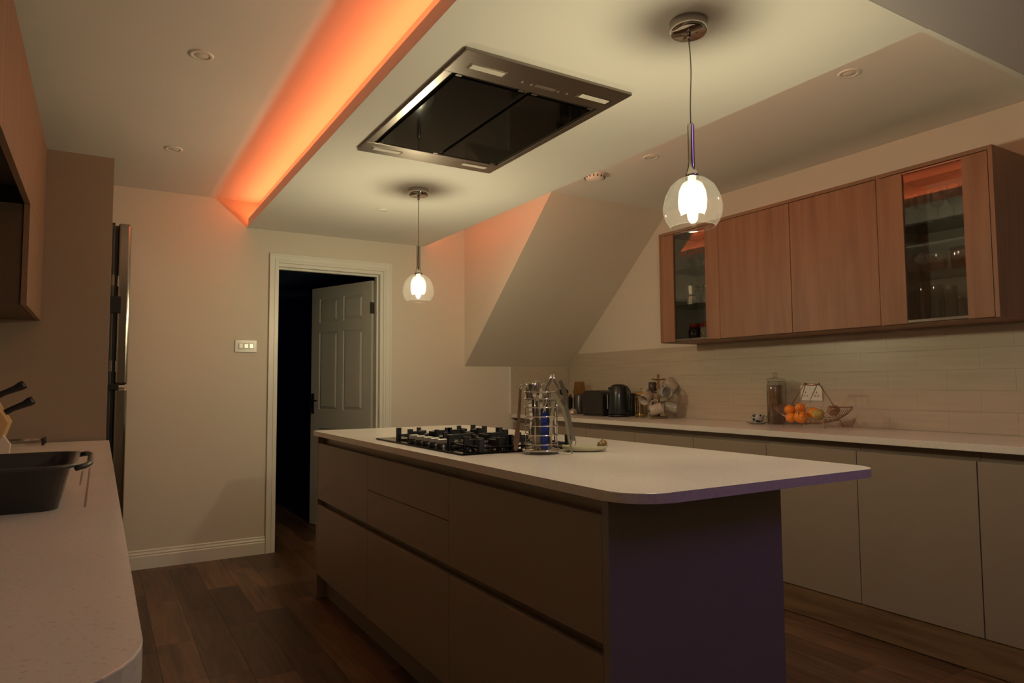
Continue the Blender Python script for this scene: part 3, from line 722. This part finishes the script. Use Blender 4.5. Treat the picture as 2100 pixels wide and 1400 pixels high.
# pepper grinder / flask black
t = thing('coffee_grinder', (3.40,4.73,WZ), 'black cylindrical grinder with silver collar and black lid left of the blender', 'grinder')
MB().lathe([(0,0),(.040,0),(.042,.01),(.042,.135),(.038,.14),(0,.14)], (3.40,4.73,WZ), 28).build('body', BLACK, t)
MB().lathe([(.036,.14),(.038,.142),(.038,.163),(.034,.165),(0,.165)], (3.40,4.73,WZ), 28).build('collar', CHROME, t)
MB().sphere((3.395,4.78,WZ+.185), .042, (1,1.05,.75), 14).tube([(3.40,4.75,WZ+.16),(3.395,4.78,WZ+.175)], .02, 10).build('lid', BLACK, t)
# blender with amber upturned cup
bx, by = 3.475, 4.66
t = thing('blender', (bx,by,WZ), 'small dark grey blender wearing an upturned amber cup behind the toaster', 'blender')
MB().lathe([(0,0),(.055,0),(.056,.012),(.050,.06),(.048,.158),(.044,.166),(0,.166)], (bx,by,WZ), 32).build('motor_base', mat('blender_grey', (.085,.075,.072), .3, metal=.5), t)
MB().lathe([(.052,.166),(.054,.170),(.051,.19),(.043,.262),(.036,.272),(0,.273),(0,.270),(.034,.269),(.040,.260),(.048,.19),(.051,.168)], (bx,by,WZ), 32).build('cup', AMBER, t)
t = thing('egg_timer', (3.36,4.60,WZ), 'small silver dome standing in front of the blender', 'kitchen timer')
MB().lathe([(0,0),(.038,0),(.037,.015),(.030,.034),(.014,.046),(0,.048)], (3.36,4.60,WZ+.003), 24).build('dome', mat('satin_silver', (.62,.52,.47), .32, metal=.8), t)
MB().lathe([(0,0),(.034,0),(.034,.003),(0,.003)], (3.36,4.60,WZ), 24).build('base', BLACK, t)
# toaster
t = thing('toaster', (3.42,4.36,WZ), 'dark grey rounded toaster between the blender and the kettle', 'toaster')
TM = mat('toaster_grey', (.020,.017,.017), .30, var=.05)
def rounded_box_yz(x0,x1,y0,y1,z0,z1,r,n=6):
    pts = [(y0,z0),(y1,z0)]
    for (cy,cz,a) in ((y1-r,z1-r,0),(y0+r,z1-r,PI/2)):
        for i in range(n+1): b = a+PI/2*i/n; pts.append((cy+r*math.cos(b), cz+r*math.sin(b)))
    return pts
tb = MB(); tb.poly(rounded_box_yz(0,0,4.165,4.425,WZ+.012,WZ+.198,.045), 3.325, 3.515, axis=0, bev=.010); tb.build('body', TM, t)
MB().box(3.33,3.51,4.17,4.42,WZ,WZ+.0118).build('base', BLACK, t)
for x in (3.37,3.45): MB().box(x-.012,x+.012,4.205,4.385,WZ+.1955,WZ+.1995).build('slot', GAPM, t)
MB().box(3.40,3.44,4.145,4.1645,WZ+.12,WZ+.145,bev=.003).build('lever', CHROME, t)
MB().box(3.3235,3.3255,4.390,4.407,WZ+.045,WZ+.052).build('badge', STEEL, t)
t = thing('black_canister', (3.573,4.12,WZ), 'short black canister tucked between the toaster and the kettle', 'canister')
MB().lathe([(0,0),(.048,0),(.05,.01),(.05,.15),(.046,.16)], (3.573,4.12,WZ), 24).build('body', BLACK, t)
MB().lathe([(.047,.16),(.047,.172),(.02,.178),(0,.178)], (3.573,4.12,WZ), 24).build('lid', BLACK, t)
# kettle
kx, ky = 3.395, 4.055
t = thing('kettle', (kx,ky,WZ), 'dark teal electric kettle with black handle beside the cafetiere', 'kettle')
MB().lathe([(0,0),(.082,0),(.084,.012),(.080,.018),(0,.018)], (kx,ky,WZ), 36).build('base', BLACK, t)
MB().lathe([(0,.019),(.079,.019),(.081,.035),(.078,.10),(.072,.17),(.064,.225),(.056,.236),(.0,.243)], (kx,ky,WZ), 36).build('body', mat('teal_steel', (.008,.014,.016), .32, var=.08, coat=.3), t)
d = Vector((.25,-1,0)).normalized()
MB().tube([Vector((kx,ky,WZ+.228))+d*.050, Vector((kx,ky,WZ+.225))+d*.074, Vector((kx,ky,WZ+.19))+d*.098, Vector((kx,ky,WZ+.12))+d*.104, Vector((kx,ky,WZ+.06))+d*.093, Vector((kx,ky,WZ+.045))+d*.075], [.009,.011,.012,.012,.011,.009], 10).build('handle', BLACK, t)
MB().lathe([(.052,.236),(.05,.242),(.02,.248),(0,.249)], (kx,ky,WZ), 28).build('lid', BLACK, t)
MB().poly([(0,0),(.02,-.012),(.02,.012)], 0, .02).build('spout', BLACK, t, origin=(0,0,0)).location = Vector((-.086,.02,.205))
MB().box(kx-.083,kx-.079,ky+.030,ky+.040,WZ+.06,WZ+.17, bev=.001).build('water_gauge', mat('gauge', (.20,.22,.22), .2), t)
# cafetiere
fx, fy = 3.47, 3.885
t = thing('cafetiere', (fx,fy,WZ), 'glass cafetiere with brass lid and frame beside the mug tree', 'cafetiere')
MB().lathe([(0,.014),(.043,.014),(.045,.02),(.045,.172),(.0435,.172),(.0435,.022),(0,.016)], (fx,fy,WZ), 32).build('beaker', GLASS, t)
MB().lathe([(0,.180),(.012,.190),(.030,.186),(.046,.176),(.047,.170),(0,.170)][::-1], (fx,fy,WZ), 32).build('lid', BRASS, t)
MB().tube([(fx,fy,WZ+.19),(fx,fy,WZ+.205)], .003, 8).sphere((fx,fy,WZ+.213), .009, n=10).build('plunger', BRASS, t)
MB().tube([(fx,fy,WZ+.02),(fx,fy,WZ+.17)], .002, 6).lathe([(0,.05),(.040,.05),(.040,.054),(0,.054)], (fx,fy,WZ), 24).build('filter', BRASS, t)
fm = MB().tube(arc((fx,fy,WZ+.150), .0465, 0, 2*PI*23/24, 23), .003, 6, closed=True).tube(arc((fx,fy,WZ+.020), .0465, 0, 2*PI*23/24, 23), .0035, 6, closed=True)
for k in range(4):
    a = k*PI/2+.6; fm.tube([(fx+.0465*math.cos(a),fy+.0465*math.sin(a),WZ+.15),(fx+.0465*math.cos(a),fy+.0465*math.sin(a),WZ+.02),(fx+.054*math.cos(a),fy+.054*math.sin(a),WZ+.003)], .003, 6)
fm.build('frame', BRASS, t)
MB().tube([(fx+.03,fy-.036,WZ+.15),(fx+.055,fy-.062,WZ+.145),(fx+.058,fy-.066,WZ+.06),(fx+.033,fy-.038,WZ+.045)], .005, 8).build('handle', BLACK, t)
# mug tree
tx, ty = 3.47, 3.70
t = thing('mug_tree', (tx,ty,WZ), 'brown wooden mug tree hung with mugs on the right worktop', 'mug tree')
WDK = wood('mug_tree_wood', (.16,.085,.045), (.28,.16,.09), 2, .45)
MB().lathe([(0,0),(.062,0),(.064,.006),(.058,.013),(0,.014)], (tx,ty,WZ), 28).build('base', WDK, t)
MB().tube([(tx,ty,WZ+.013),(tx,ty,WZ+.318)], .0095, 12).build('pole', WDK, t)
def mug(x,y,z,tiltdir,tilt,label,mt=CERAM,sc=1.0):
    """mug hung by its handle; axis tilted"""
    o = thing('mug', (x,y,z), label, 'mug', 'mugs on the mug tree')
    b = MB().lathe([(0,0),(.034,0),(.038,.004),(.041,.088),(.0405,.090),(.0385,.088),(.0355,.006),(0,.005)], (0,0,0), 28); b.build('body', mt, o, origin=(0,0,0)).location=(0,0,0)
    h_ = MB().tube([(.038,0,.072),(.058,0,.074),(.067,0,.060),(.066,0,.036),(.055,0,.022),(.037,0,.020)], .0045, 8); h_.build('handle', mt, o, origin=(0,0,0)).location=(0,0,0)
    o.rotation_euler = tiltdir; o.scale = (sc,sc,sc)
    return o
# helper: orient so that mug axis (local z, base->mouth) points along v and handle (local x) points along u
def orient(o, v, u):
    z = Vector(v).normalized(); x = Vector(u); x = (x - z*x.dot(z)).normalized(); y = z.cross(x)
    o.rotation_euler = Matrix((x,y,z)).transposed().to_euler()
def W(a,d,z): v = Vector((tx,ty,0))+R0*a+F0*d; return Vector((v.x,v.y,WZ+z))
def dirv(a,d,z): return R0*a+F0*d+Vector((0,0,z))
arms = MB()
for (a,d,z) in ((-.052,-.02,.283),(.052,.02,.283),(-.045,.04,.19),(.048,-.035,.195),(-.02,-.06,.125),(.06,.0,.12)):
    MB().tube([W(0,0,z-.006), W(a,d,z)], .0055, 8).build('arm', WDK, t)
CER2 = mat('grey_ceramic', (.42,.38,.33), .22, var=.03)
CERD = mat('dark_brown_glaze', (.06,.03,.02), .2, var=.1)
specs = [
 ((.052,.03,.262), (.85,.15,-.55), (-.6,0,.8), CERAM, 'cream mug hung top right on the mug tree'),
 ((.012,-.045,.185), (.28,-1,.05), (0,0,1), CER2, 'pale mug facing the camera with its open mouth on the mug tree'),
 ((-.060,.02,.172), (-.85,-.75,-.62), (.5,.1,1), CERAM, 'cream mug facing down left on the mug tree'),
 ((-.075,-.055,.055), (1,-.18,.30), (.05,0,1), CERAM, 'large cream mug lying lowest at front of the mug tree'),
 ((.040,-.015,.085), (1,-.3,-.12), (-.1,0,1), CER2, 'pale mug low on the right of the mug tree'),
 ((-.040,.012,.262), (.02,.05,-1), (1,0,.1), CERD, 'dark brown narrow mug hung upside down top left on the mug tree'),
]
for i,(p,v,u,mt,lb) in enumerate(specs):
    o = mug(*W(*p), (0,0,0), 0, lb, mt, sc=(.98 if i!=5 else .72))
    orient(o, dirv(*v), dirv(*u))
# jar
jx, jy = 3.525, 2.738
t = thing('spaghetti_jar', (jx,jy,WZ), 'tall glass jar with brown contents and glass lid left of the fruit basket', 'jar')
MB().lathe([(0,0),(.050,0),(.053,.004),(.053,.235),(.047,.250),(.047,.262),(.0445,.262),(.0445,.249),(.050,.234),(.050,.007),(0,.005)], (jx,jy,WZ), 36).build('body', GLASS, t)
MB().lathe([(0,.0055),(.047,.0055),(.045,.12),(.0425,.205),(.043,.238),(0,.236)], (jx,jy,WZ), 28).build('contents', mat('brown_pasta', (.20,.095,.035), .55, var=.25, scale=4, stretch=(60,60,1)), t)
MB().lathe([(.0,.264),(.054,.264),(.056,.268),(.054,.274),(.020,.284),(.010,.288),(.009,.294),(.016,.301),(.016,.308),(.008,.314),(0,.314)], (jx,jy,WZ), 32).build('lid', GLASS, t)
# cup and saucer
ux2, uy2 = 3.47, 2.835
t = thing('saucer', (ux2,uy2,WZ), 'white saucer under the blue patterned cup left of the tall jar', 'saucer')
MB().lathe([(0,.002),(.030,.002),(.031,0),(.036,0),(.066,.010),(.067,.012),(.036,.005),(0,.005)], (ux2,uy2,WZ), 32).build('dish', CERAM, t)
def blue_pattern():
    M = mat('blue_white_china', (.55,.52,.48), .2, var=.02); N = M.node_tree.nodes; L = M.node_tree.links; b = N['Principled BSDF']
    v = N.new('ShaderNodeTexVoronoi'); v.inputs['Scale'].default_value = 42; tc = N.new('ShaderNodeTexCoord'); L.new(tc.outputs['Object'], v.inputs['Vector'])
    rp = N.new('ShaderNodeValToRGB'); rp.color_ramp.elements[0].position = .38; rp.color_ramp.elements[0].color = (.02,.035,.07,1); rp.color_ramp.elements[1].position = .46; rp.color_ramp.elements[1].color = (.55,.52,.48,1)
    L.new(v.outputs['Distance'], rp.inputs[0]); L.new(rp.outputs[0], b.inputs['Base Color']); return M
t = thing('cup', (ux2,uy2,WZ+.005), 'blue and white patterned cup standing on a saucer left of the tall jar', 'cup')
cz = WZ+.0055
MB().lathe([(0,0),(.020,0),(.022,.004),(.030,.012),(.040,.032),(.043,.050),(.0415,.050),(.038,.033),(.028,.015),(0,.008)], (ux2,uy2,cz), 32).build('body', blue_pattern(), t)
q = Vector((ux2,uy2,cz))
MB().tube([q+R0*.037+Vector((0,0,.042)), q+R0*.057+Vector((0,0,.040)), q+R0*.055+Vector((0,0,.022)), q+R0*.032+Vector((0,0,.016))], .003, 8).build('handle', CERAM, t)
# fruit basket
gx, gy = 3.405, 2.405
t = thing('fruit_basket', (gx,gy,WZ), 'copper-toned wire fruit basket with triangular handle holding oranges and apples', 'fruit basket')
WIRE = mat('copper_wire', (.42,.27,.20), .25, metal=1)
HW = .190; RIMZ = .118; BOT = .020
nw = 13
for k in range(nw):
    u = -1+2*k/(nw-1); x = gx+u*.105
    hw = HW*(1-.10*u*u); bz = BOT + .035*u*u
    pts = [(x, gy-hw*math.cos(PI*i/18), WZ+RIMZ-(RIMZ-bz)*math.sin(PI*i/18)) for i in range(19)]
    MB().tube(pts, .0016, 6).build('wire', WIRE, t)
for s_ in (-1,1):
    rm = MB(); rm.tube([(gx+u_*.105, gy+s_*HW*(1-.10*u_*u_), WZ+RIMZ) for u_ in (-1,-.5,0,.5,1)], .0028, 6)
    rm.build('rim', WIRE, t)
for sx_ in (-1,1):
    fl = MB()
    fl.tube([(gx+sx_*.085, gy-.130, WZ+.003),(gx+sx_*.07, gy-.115, WZ+.045),(gx+sx_*.062, gy, WZ+.020),(gx+sx_*.07, gy+.115, WZ+.045),(gx+sx_*.085, gy+.130, WZ+.003)], .0023, 6)
    fl.build('foot', WIRE, t)
hn = MB(); az = .245
for sy_ in (-1,1):
    hn.tube([(gx-.005, gy+sy_*.160, WZ+RIMZ-.035),(gx, gy+sy_*.045, WZ+az)], .0024, 6)
for sy_ in (-1,1):
    hn.tube([(gx-.115, gy-.01+sy_*.018, WZ+.075),(gx-.05, gy+sy_*.030, WZ+.17),(gx, gy+sy_*.038, WZ+az)], .002, 6)
hn.tube([(gx, gy-.045, WZ+az),(gx,gy-.02,WZ+az-.006),(gx,gy+.02,WZ+az-.006),(gx, gy+.045, WZ+az)], .0055, 8)
hn.build('handle', WIRE, t)
ORG = mat('orange_peel', (.90,.27,.02), .42, var=.08, bump=.35, bscale=220)
APL = mat('apple_skin', (.52,.36,.09), .3, var=.35, scale=30)
APR = mat('russet_apple_skin', (.36,.19,.10), .35, var=.4, scale=26)
def fruit(y, x, z, r, m, label, cat, nm, grp=None, sq=.94):
    o = thing(nm, (x,y,WZ+z), label, cat, grp)
    if nm == 'orange':
        MB().sphere((x,y,WZ+z), r, (1,1,sq), 14).build('peel', m, o)
        MB().lathe([(0,.001),(.004,.001),(.004,-.002)], (x,y,WZ+z+r*sq), 8).build('stem_scar', mat('scar', (.25,.18,.05), .7), o)
    else:
        MB().lathe([(0,-r*.78),(r*.25,-r*.86),(r*.62,-r*.74),(r*.93,-r*.25),(r,.12*r),(r*.90,.52*r),(r*.58,.80*r),(r*.22,.82*r),(.004,.62*r),(0,.60*r)], (x,y,WZ+z), 22).build('skin', m, o)
        MB().tube([(x,y,WZ+z+.6*r),(x+.003,y,WZ+z+.98*r)], .0014, 5).build('stalk', BLACK, o)
of = 'oranges in the fruit basket'
fruit(gy+.108, gx-.055, .098, .029, ORG, 'small orange at top left of the fruit pile in the basket', 'orange', 'orange', of)
fruit(gy+.052, gx-.035, .110, .029, ORG, 'small orange at the top middle of the fruit pile in the basket', 'orange', 'orange', of)
fruit(gy+.120, gx-.020, .062, .030, ORG, 'small orange at the left below the top left one in the basket', 'orange', 'orange', of)
fruit(gy+.078, gx-.085, .056, .029, ORG, 'small orange lowest at the left front of the basket', 'orange', 'orange', of)
fruit(gy+.018, gx-.080, .062, .036, ORG, 'large orange at the bottom middle front of the basket', 'orange', 'orange', of)
fruit(gy-.020, gx-.020, .082, .034, ORG, 'large orange between the front orange and the yellow apple', 'orange', 'orange', of)
fruit(gy-.078, gx-.065, .078, .034, APL, 'yellow-green apple in the basket beside the oranges', 'apple', 'apple', 'apples in the fruit basket')
fruit(gy-.140, gx-.020, .100, .033, APR, 'brownish red apple at the right end of the fruit basket', 'apple', 'apple', 'apples in the fruit basket')
# ring on worktop
rg = MB().tube([(3.585+.009*math.cos(2*PI*i/16), 2.300, WZ+.0105+.009*math.sin(2*PI*i/16)) for i in range(16)], .0015, 6, closed=True)
rg.build('small_ring', CHROME, label='tiny metal ring standing on the worktop right of the fruit basket', cat='ring')
# double socket
t = thing('double_socket', (XR-.012,2.56,1.098), 'white double power socket on the splashback behind the fruit basket', 'power socket')
MB().box(XR-.021, XR-.0121, 2.489, 2.632, 1.053, 1.143, bev=.003).build('plate', GLOSSW, t)
for yc in (2.597, 2.524):
    for (dy,dz,wy,wz) in ((0,.008,.004,.009),(.011,-.014,.007,.005),(-.011,-.014,.007,.005)):
        MB().box(XR-.0216, XR-.0206, yc+dy-wy/2, yc+dy+wy/2, 1.095+dz-wz/2, 1.095+dz+wz/2).build('pin_hole', BLACK, t)
for yc in (2.575, 2.545):
    MB().box(XR-.0240, XR-.0208, yc-.008, yc+.008, 1.112, 1.132, bev=.001).build('rocker', GLOSSW, t)
# wall switch on the back wall
t = thing('light_switch', (.863,YB,1.438), 'white rectangular triple rocker light switch on the wall left of the doorway', 'light switch')
MB().box(.790,.936,YB-.010,YB,1.395,1.481,bev=.003).build('plate', mat('switch_plate', (.66,.62,.53), .18), t)
MB().box(.812,.914,YB-.0125,YB-.0098,1.413,1.463,bev=.0012).build('surround', mat('switch_surround', (.62,.57,.48), .2), t)
for x in (.829,.863,.897):
    MB().box(x-.0145,x+.0145,YB-.017,YB-.0124,1.421,1.455,bev=.003).build('rocker', mat('switch_rocker', (.74,.71,.63), .12), t)

# ------------------------------------------------------------------ contents of the glazed cabinets
GL2 = glass('drinking_glass', (.80,.82,.80), 1.0, .12, pw=2.2)
def tumbler(x,y,z,r,h,label,group,nm='drinking_glass',m=None):
    o = thing(nm, (x,y,z), label, 'glass', group)
    MB().lathe([(0,.004),(r*.80,.004),(r*.86,0),(r*.88,.002),(r,h)], (x,y,z), 20).build('bowl', m or GL2, o)
    return o
def goblet(x,y,z,r,h,label,group,m=None,up=True):
    o = thing('wine_glass', (x,y,z), label, 'glass', group)
    MB().lathe([(0,0),(r*.75,0),(r*.75,.003),(.005,.006)], (x,y,z), 20).build('foot', m or GL2, o)
    MB().lathe([(.004,.006),(.0035,h*.38)], (x,y,z), 10).build('stem', m or GL2, o)
    MB().lathe([(0,h*.38),(r*.55,h*.43),(r*.95,h*.60),(r,h*.75),(r*.8,h)], (x,y,z), 22).build('bowl', m or GL2, o)
    return o
zb, zm, zt_ = CB+.0182, 1.6862, 1.9262
G = 'glasses in the near glazed cabinet'
for i,(y,r,h,wd) in enumerate(((1.845,.030,.150,'first tall'),(1.785,.030,.155,'second tall'),(1.725,.034,.165,'widest tall'),(1.660,.033,.155,'last tall'))):
    tumbler(3.40,y,zb,r,h, wd+' clear tumbler from the left on the bottom of the near glazed cabinet', G)
for i,(y,wd) in enumerate(((1.600,'leftmost'),(1.548,'middle'),(1.496,'rightmost'))):
    tumbler(3.395,y,zb,.026,.095, wd+' short tumbler on the bottom of the near glazed cabinet', G)
goblet(3.42,1.800,zm,.036,.10,'small stemmed glass at the left of the middle glass shelf',G)
tumbler(3.42,1.715,zm,.045,.085,'wide round tumbler in the middle of the middle glass shelf',G)
tumbler(3.42,1.615,zm,.042,.100,'faintly pink round glass right on the middle glass shelf',G,m=glass('pink_glass',(.80,.60,.56),1.0,.12,pw=2.2))
tumbler(3.42,1.530,zm,.038,.095,'clear round glass at the right end of the middle glass shelf',G)
for i,(y,wd) in enumerate(((1.86,'far left'),(1.78,'left of centre'),(1.70,'central'),(1.63,'right of centre'),(1.56,'far right'))):
    goblet(3.41,y,zt_,.032,.16,wd+' tall wine glass on the top shelf of the near glazed cabinet',G)
G2 = 'glasses in the far glazed cabinet'
for y,wd in ((3.30,'left'),(3.21,'middle'),(3.12,'right')):
    goblet(3.42,y,zt_,.032,.14,wd+' wine glass on the top shelf of the far glazed cabinet',G2)
ALU = mat('moka_aluminium', (.85,.80,.72), .30, metal=.6)
mx_, my_ = 3.40, 3.285
t = thing('moka_pot', (mx_,my_,zm), 'silver moka pot on the middle shelf of the far glazed cabinet', 'moka pot')
MB().lathe([(0,0),(.034,0),(.030,.045),(.026,.058),(0,.058)], (mx_,my_,zm), 8, smooth=False).build('boiler', ALU, t)
MB().lathe([(.026,.058),(.029,.060),(.029,.070),(.024,.072)], (mx_,my_,zm), 24).build('collar', CHROME, t)
MB().lathe([(.024,.072),(.034,.128),(.030,.131),(.0,.138)], (mx_,my_,zm), 8, smooth=False).build('jug', ALU, t)
MB().sphere((mx_,my_,zm+.145), .008, n=8).build('lid_knob', BLACK, t)
MB().tube([(mx_,my_-.028,zm+.120),(mx_,my_-.060,zm+.120),(mx_,my_-.058,zm+.075)], .006, 8).build('handle', BLACK, t)
mx_, my_ = 3.42, 3.165
t = thing('metal_jug', (mx_,my_,zm), 'shiny dark metal jug with slanting handle beside the moka pot', 'jug')
MB().lathe([(0,0),(.042,0),(.044,.01),(.034,.075),(.030,.115),(.034,.125),(.031,.125),(.028,.113),(0,.01)], (mx_,my_,zm), 24).build('body', mat('dark_steel', (.20,.17,.15), .2, metal=1), t)
MB().tube([(mx_-.01,my_+.030,zm+.115),(mx_-.02,my_+.062,zm+.085),(mx_-.012,my_+.044,zm+.03)], .005, 8).build('handle', CHROME, t)
REDL = mat('red_lid', (.35,.03,.015), .25)
for y,wd,mm in ((3.255,'dark jar with red lid, left on the bottom shelf', mat('dark_jar', (.05,.03,.03), .15)),(3.150,'patterned jar with red lid, right on the bottom shelf', mat('mosaic_jar', (.40,.34,.27), .2, var=.5, scale=70))):
    t = thing('storage_jar', (3.39,y,zb), wd+' of the far glazed cabinet', 'jar', 'jars in the far glazed cabinet')
    MB().lathe([(0,0),(.038,0),(.042,.01),(.042,.06),(.034,.075),(0,.075)], (3.39,y,zb), 24).build('body', mm, t)
    MB().lathe([(0,.0752),(.036,.0752),(.036,.098),(.030,.104),(0,.106)], (3.39,y,zb), 24).build('lid', REDL, t)

# ------------------------------------------------------------------ things on the left worktop
LZ = .9101
# washing-up bowl
t = thing('washing_up_bowl', (-.30,1.86,LZ), 'dark grey washing-up bowl with corner grips on the left worktop', 'washing-up bowl')
def loft(b, loops, closed_bottom=True):
    rings = [[b.bm.verts.new(p) for p in l] for l in loops]; n = len(rings[0])
    for a,c in zip(rings,rings[1:]):
        for i in range(n): f_ = b.bm.faces.new((a[i],a[(i+1)%n],c[(i+1)%n],c[i])); f_.smooth = True
    b.bm.faces.new(rings[0][::-1]); b.bm.faces.new(rings[-1])
    return b
def rr(x0,x1,y0,y1,r,z): return [(a,b_,z) for a,b_ in rounded(x0,x1,y0,y1,(r,r,r,r),5)]
bw = MB(); X0_,X1_,Y0_,Y1_ = -.53,-.068,1.675,2.005
loft(bw, [rr(X0_,X1_,Y0_,Y1_,.035,LZ), rr(X0_-.018,X1_+.018,Y0_-.018,Y1_+.018,.045,LZ+.083), rr(X0_-.032,X1_+.030,Y0_-.032,Y1_+.032,.05,LZ+.085), rr(X0_-.034,X1_+.032,Y0_-.034,Y1_+.034,.05,LZ+.091), rr(X0_-.016,X1_+.014,Y0_-.016,Y1_+.016,.045,LZ+.091), rr(X0_+.004,X1_-.004,Y0_+.004,Y1_-.004,.035,LZ+.006)])
bw.build('basin', GREY, t)
MB().tube([(-.038,1.665,LZ+.084),(-.022,1.675,LZ+.087),(-.014,1.72,LZ+.088),(-.014,1.93,LZ+.088),(-.022,1.985,LZ+.087),(-.038,1.995,LZ+.084)], .006, 8).build('grip', GREY, t)
t = thing('blue_cloth', (-.26,1.84,LZ+.02), 'bright blue cleaning cloth lying in the washing-up bowl', 'cloth')
bc = MB(); n1,n2 = 14,8; g = [[None]*n2 for _ in range(n1)]
for i in range(n1):
    for j in range(n2):
        u,v_ = i/(n1-1), j/(n2-1)
        g[i][j] = bc.bm.verts.new((-.42+u*.27, 1.74+v_*.20, LZ+.074-.05*u+.010*math.sin(9*u+4*v_)+.006*math.cos(11*v_)))
for i in range(n1-1):
    for j in range(n2-1):
        f_ = bc.bm.faces.new((g[i][j],g[i+1][j],g[i+1][j+1],g[i][j+1])); f_.smooth = True
bo = bc.build('fold', mat('blue_cloth', (.01,.03,.35), .8, var=.2), t); sm = bo.modifiers.new('s','SOLIDIFY'); sm.thickness = .004
# wire rack at the back
t = thing('wire_rack', (-.30,3.66,LZ), 'low wire cooling rack with black end feet against the tall cabinet', 'rack')
rk = MB()
for y in (3.60,3.65,3.70): rk.tube([(-.42,y,LZ+.022),(-.20,y,LZ+.022)], .002, 6)
for i in range(6): rk.tube([(-.41+.04*i,3.59,LZ+.022),(-.41+.04*i,3.71,LZ+.022)], .0016, 6)
rk.build('wires', STEEL, t)
for x in (-.425,-.205):
    MB().box(x-.006,x+.006,3.585,3.715,LZ+.016,LZ+.028,bev=.002).box(x-.005,x+.005,3.585,3.597,LZ,LZ+.018).box(x-.005,x+.005,3.703,3.715,LZ,LZ+.018).build('end_foot', BLACK, t)
# knife block with knives
t = thing('knife_block', (-.45,3.10,LZ), 'pale wooden knife block at the left frame edge', 'knife block')
KW_ = wood('knife_block_wood', (.50,.30,.12), (.62,.40,.18), 2, .4)
kb = MB(); kb.poly([(-.48,LZ),(-.315,LZ),(-.275,LZ+.125),(-.325,LZ+.215),(-.43,LZ+.13)], 3.02, 3.14, axis=1, bev=.004); kb.build('block', KW_, t)
def knife(x,z,L,label,y):
    o = thing('kitchen_knife', (x,y,z), label, 'knife', 'black handled knives in the block')
    d_ = Vector((.86,0,.51)).normalized(); s_ = Vector((-.51,0,.86))
    p0 = Vector((x,y,z)); prof = [(-.0,.009),(.02,.011),(.06,.010),(.095,.012),(.115,.016),(L,.014)]
    b = MB(); rings=[]
    for (a,w_) in prof:
        c_ = p0+d_*a + s_*(-.004 if a>.09 else 0)
        rings.append([c_+s_*w_*sx+Vector((0,sy*.009,0)) for sx,sy in ((-1,-.6),(-.6,-1),(.6,-1),(1,-.6),(1,.6),(.6,1),(-.6,1),(-1,.6))])
    loft(b, rings); b.build('handle', BLACK, o)
    MB().box(-.10,0,-.001,.001,-.012,.012, M=Matrix.Translation(p0) @ Matrix.Rotation(-math.atan2(.51,.86),4,'Y')).build('blade', STEEL, o)
knife(-.348,1.110,.128,'upper of two black handled knives sticking out of the block',3.07)
knife(-.322,1.052,.128,'lower of two black handled knives sticking out of the block',3.09)
mp = MB().poly([(-.33,LZ),(-.268,LZ),(-.262,LZ+.05),(-.285,LZ+.085)], 2.96, 2.985, axis=1, bev=.002)
mp.build('white_packet', mat('white_packet', (.62,.55,.45), .6), label='small white packet leaning on the front of the knife block', cat='packet')
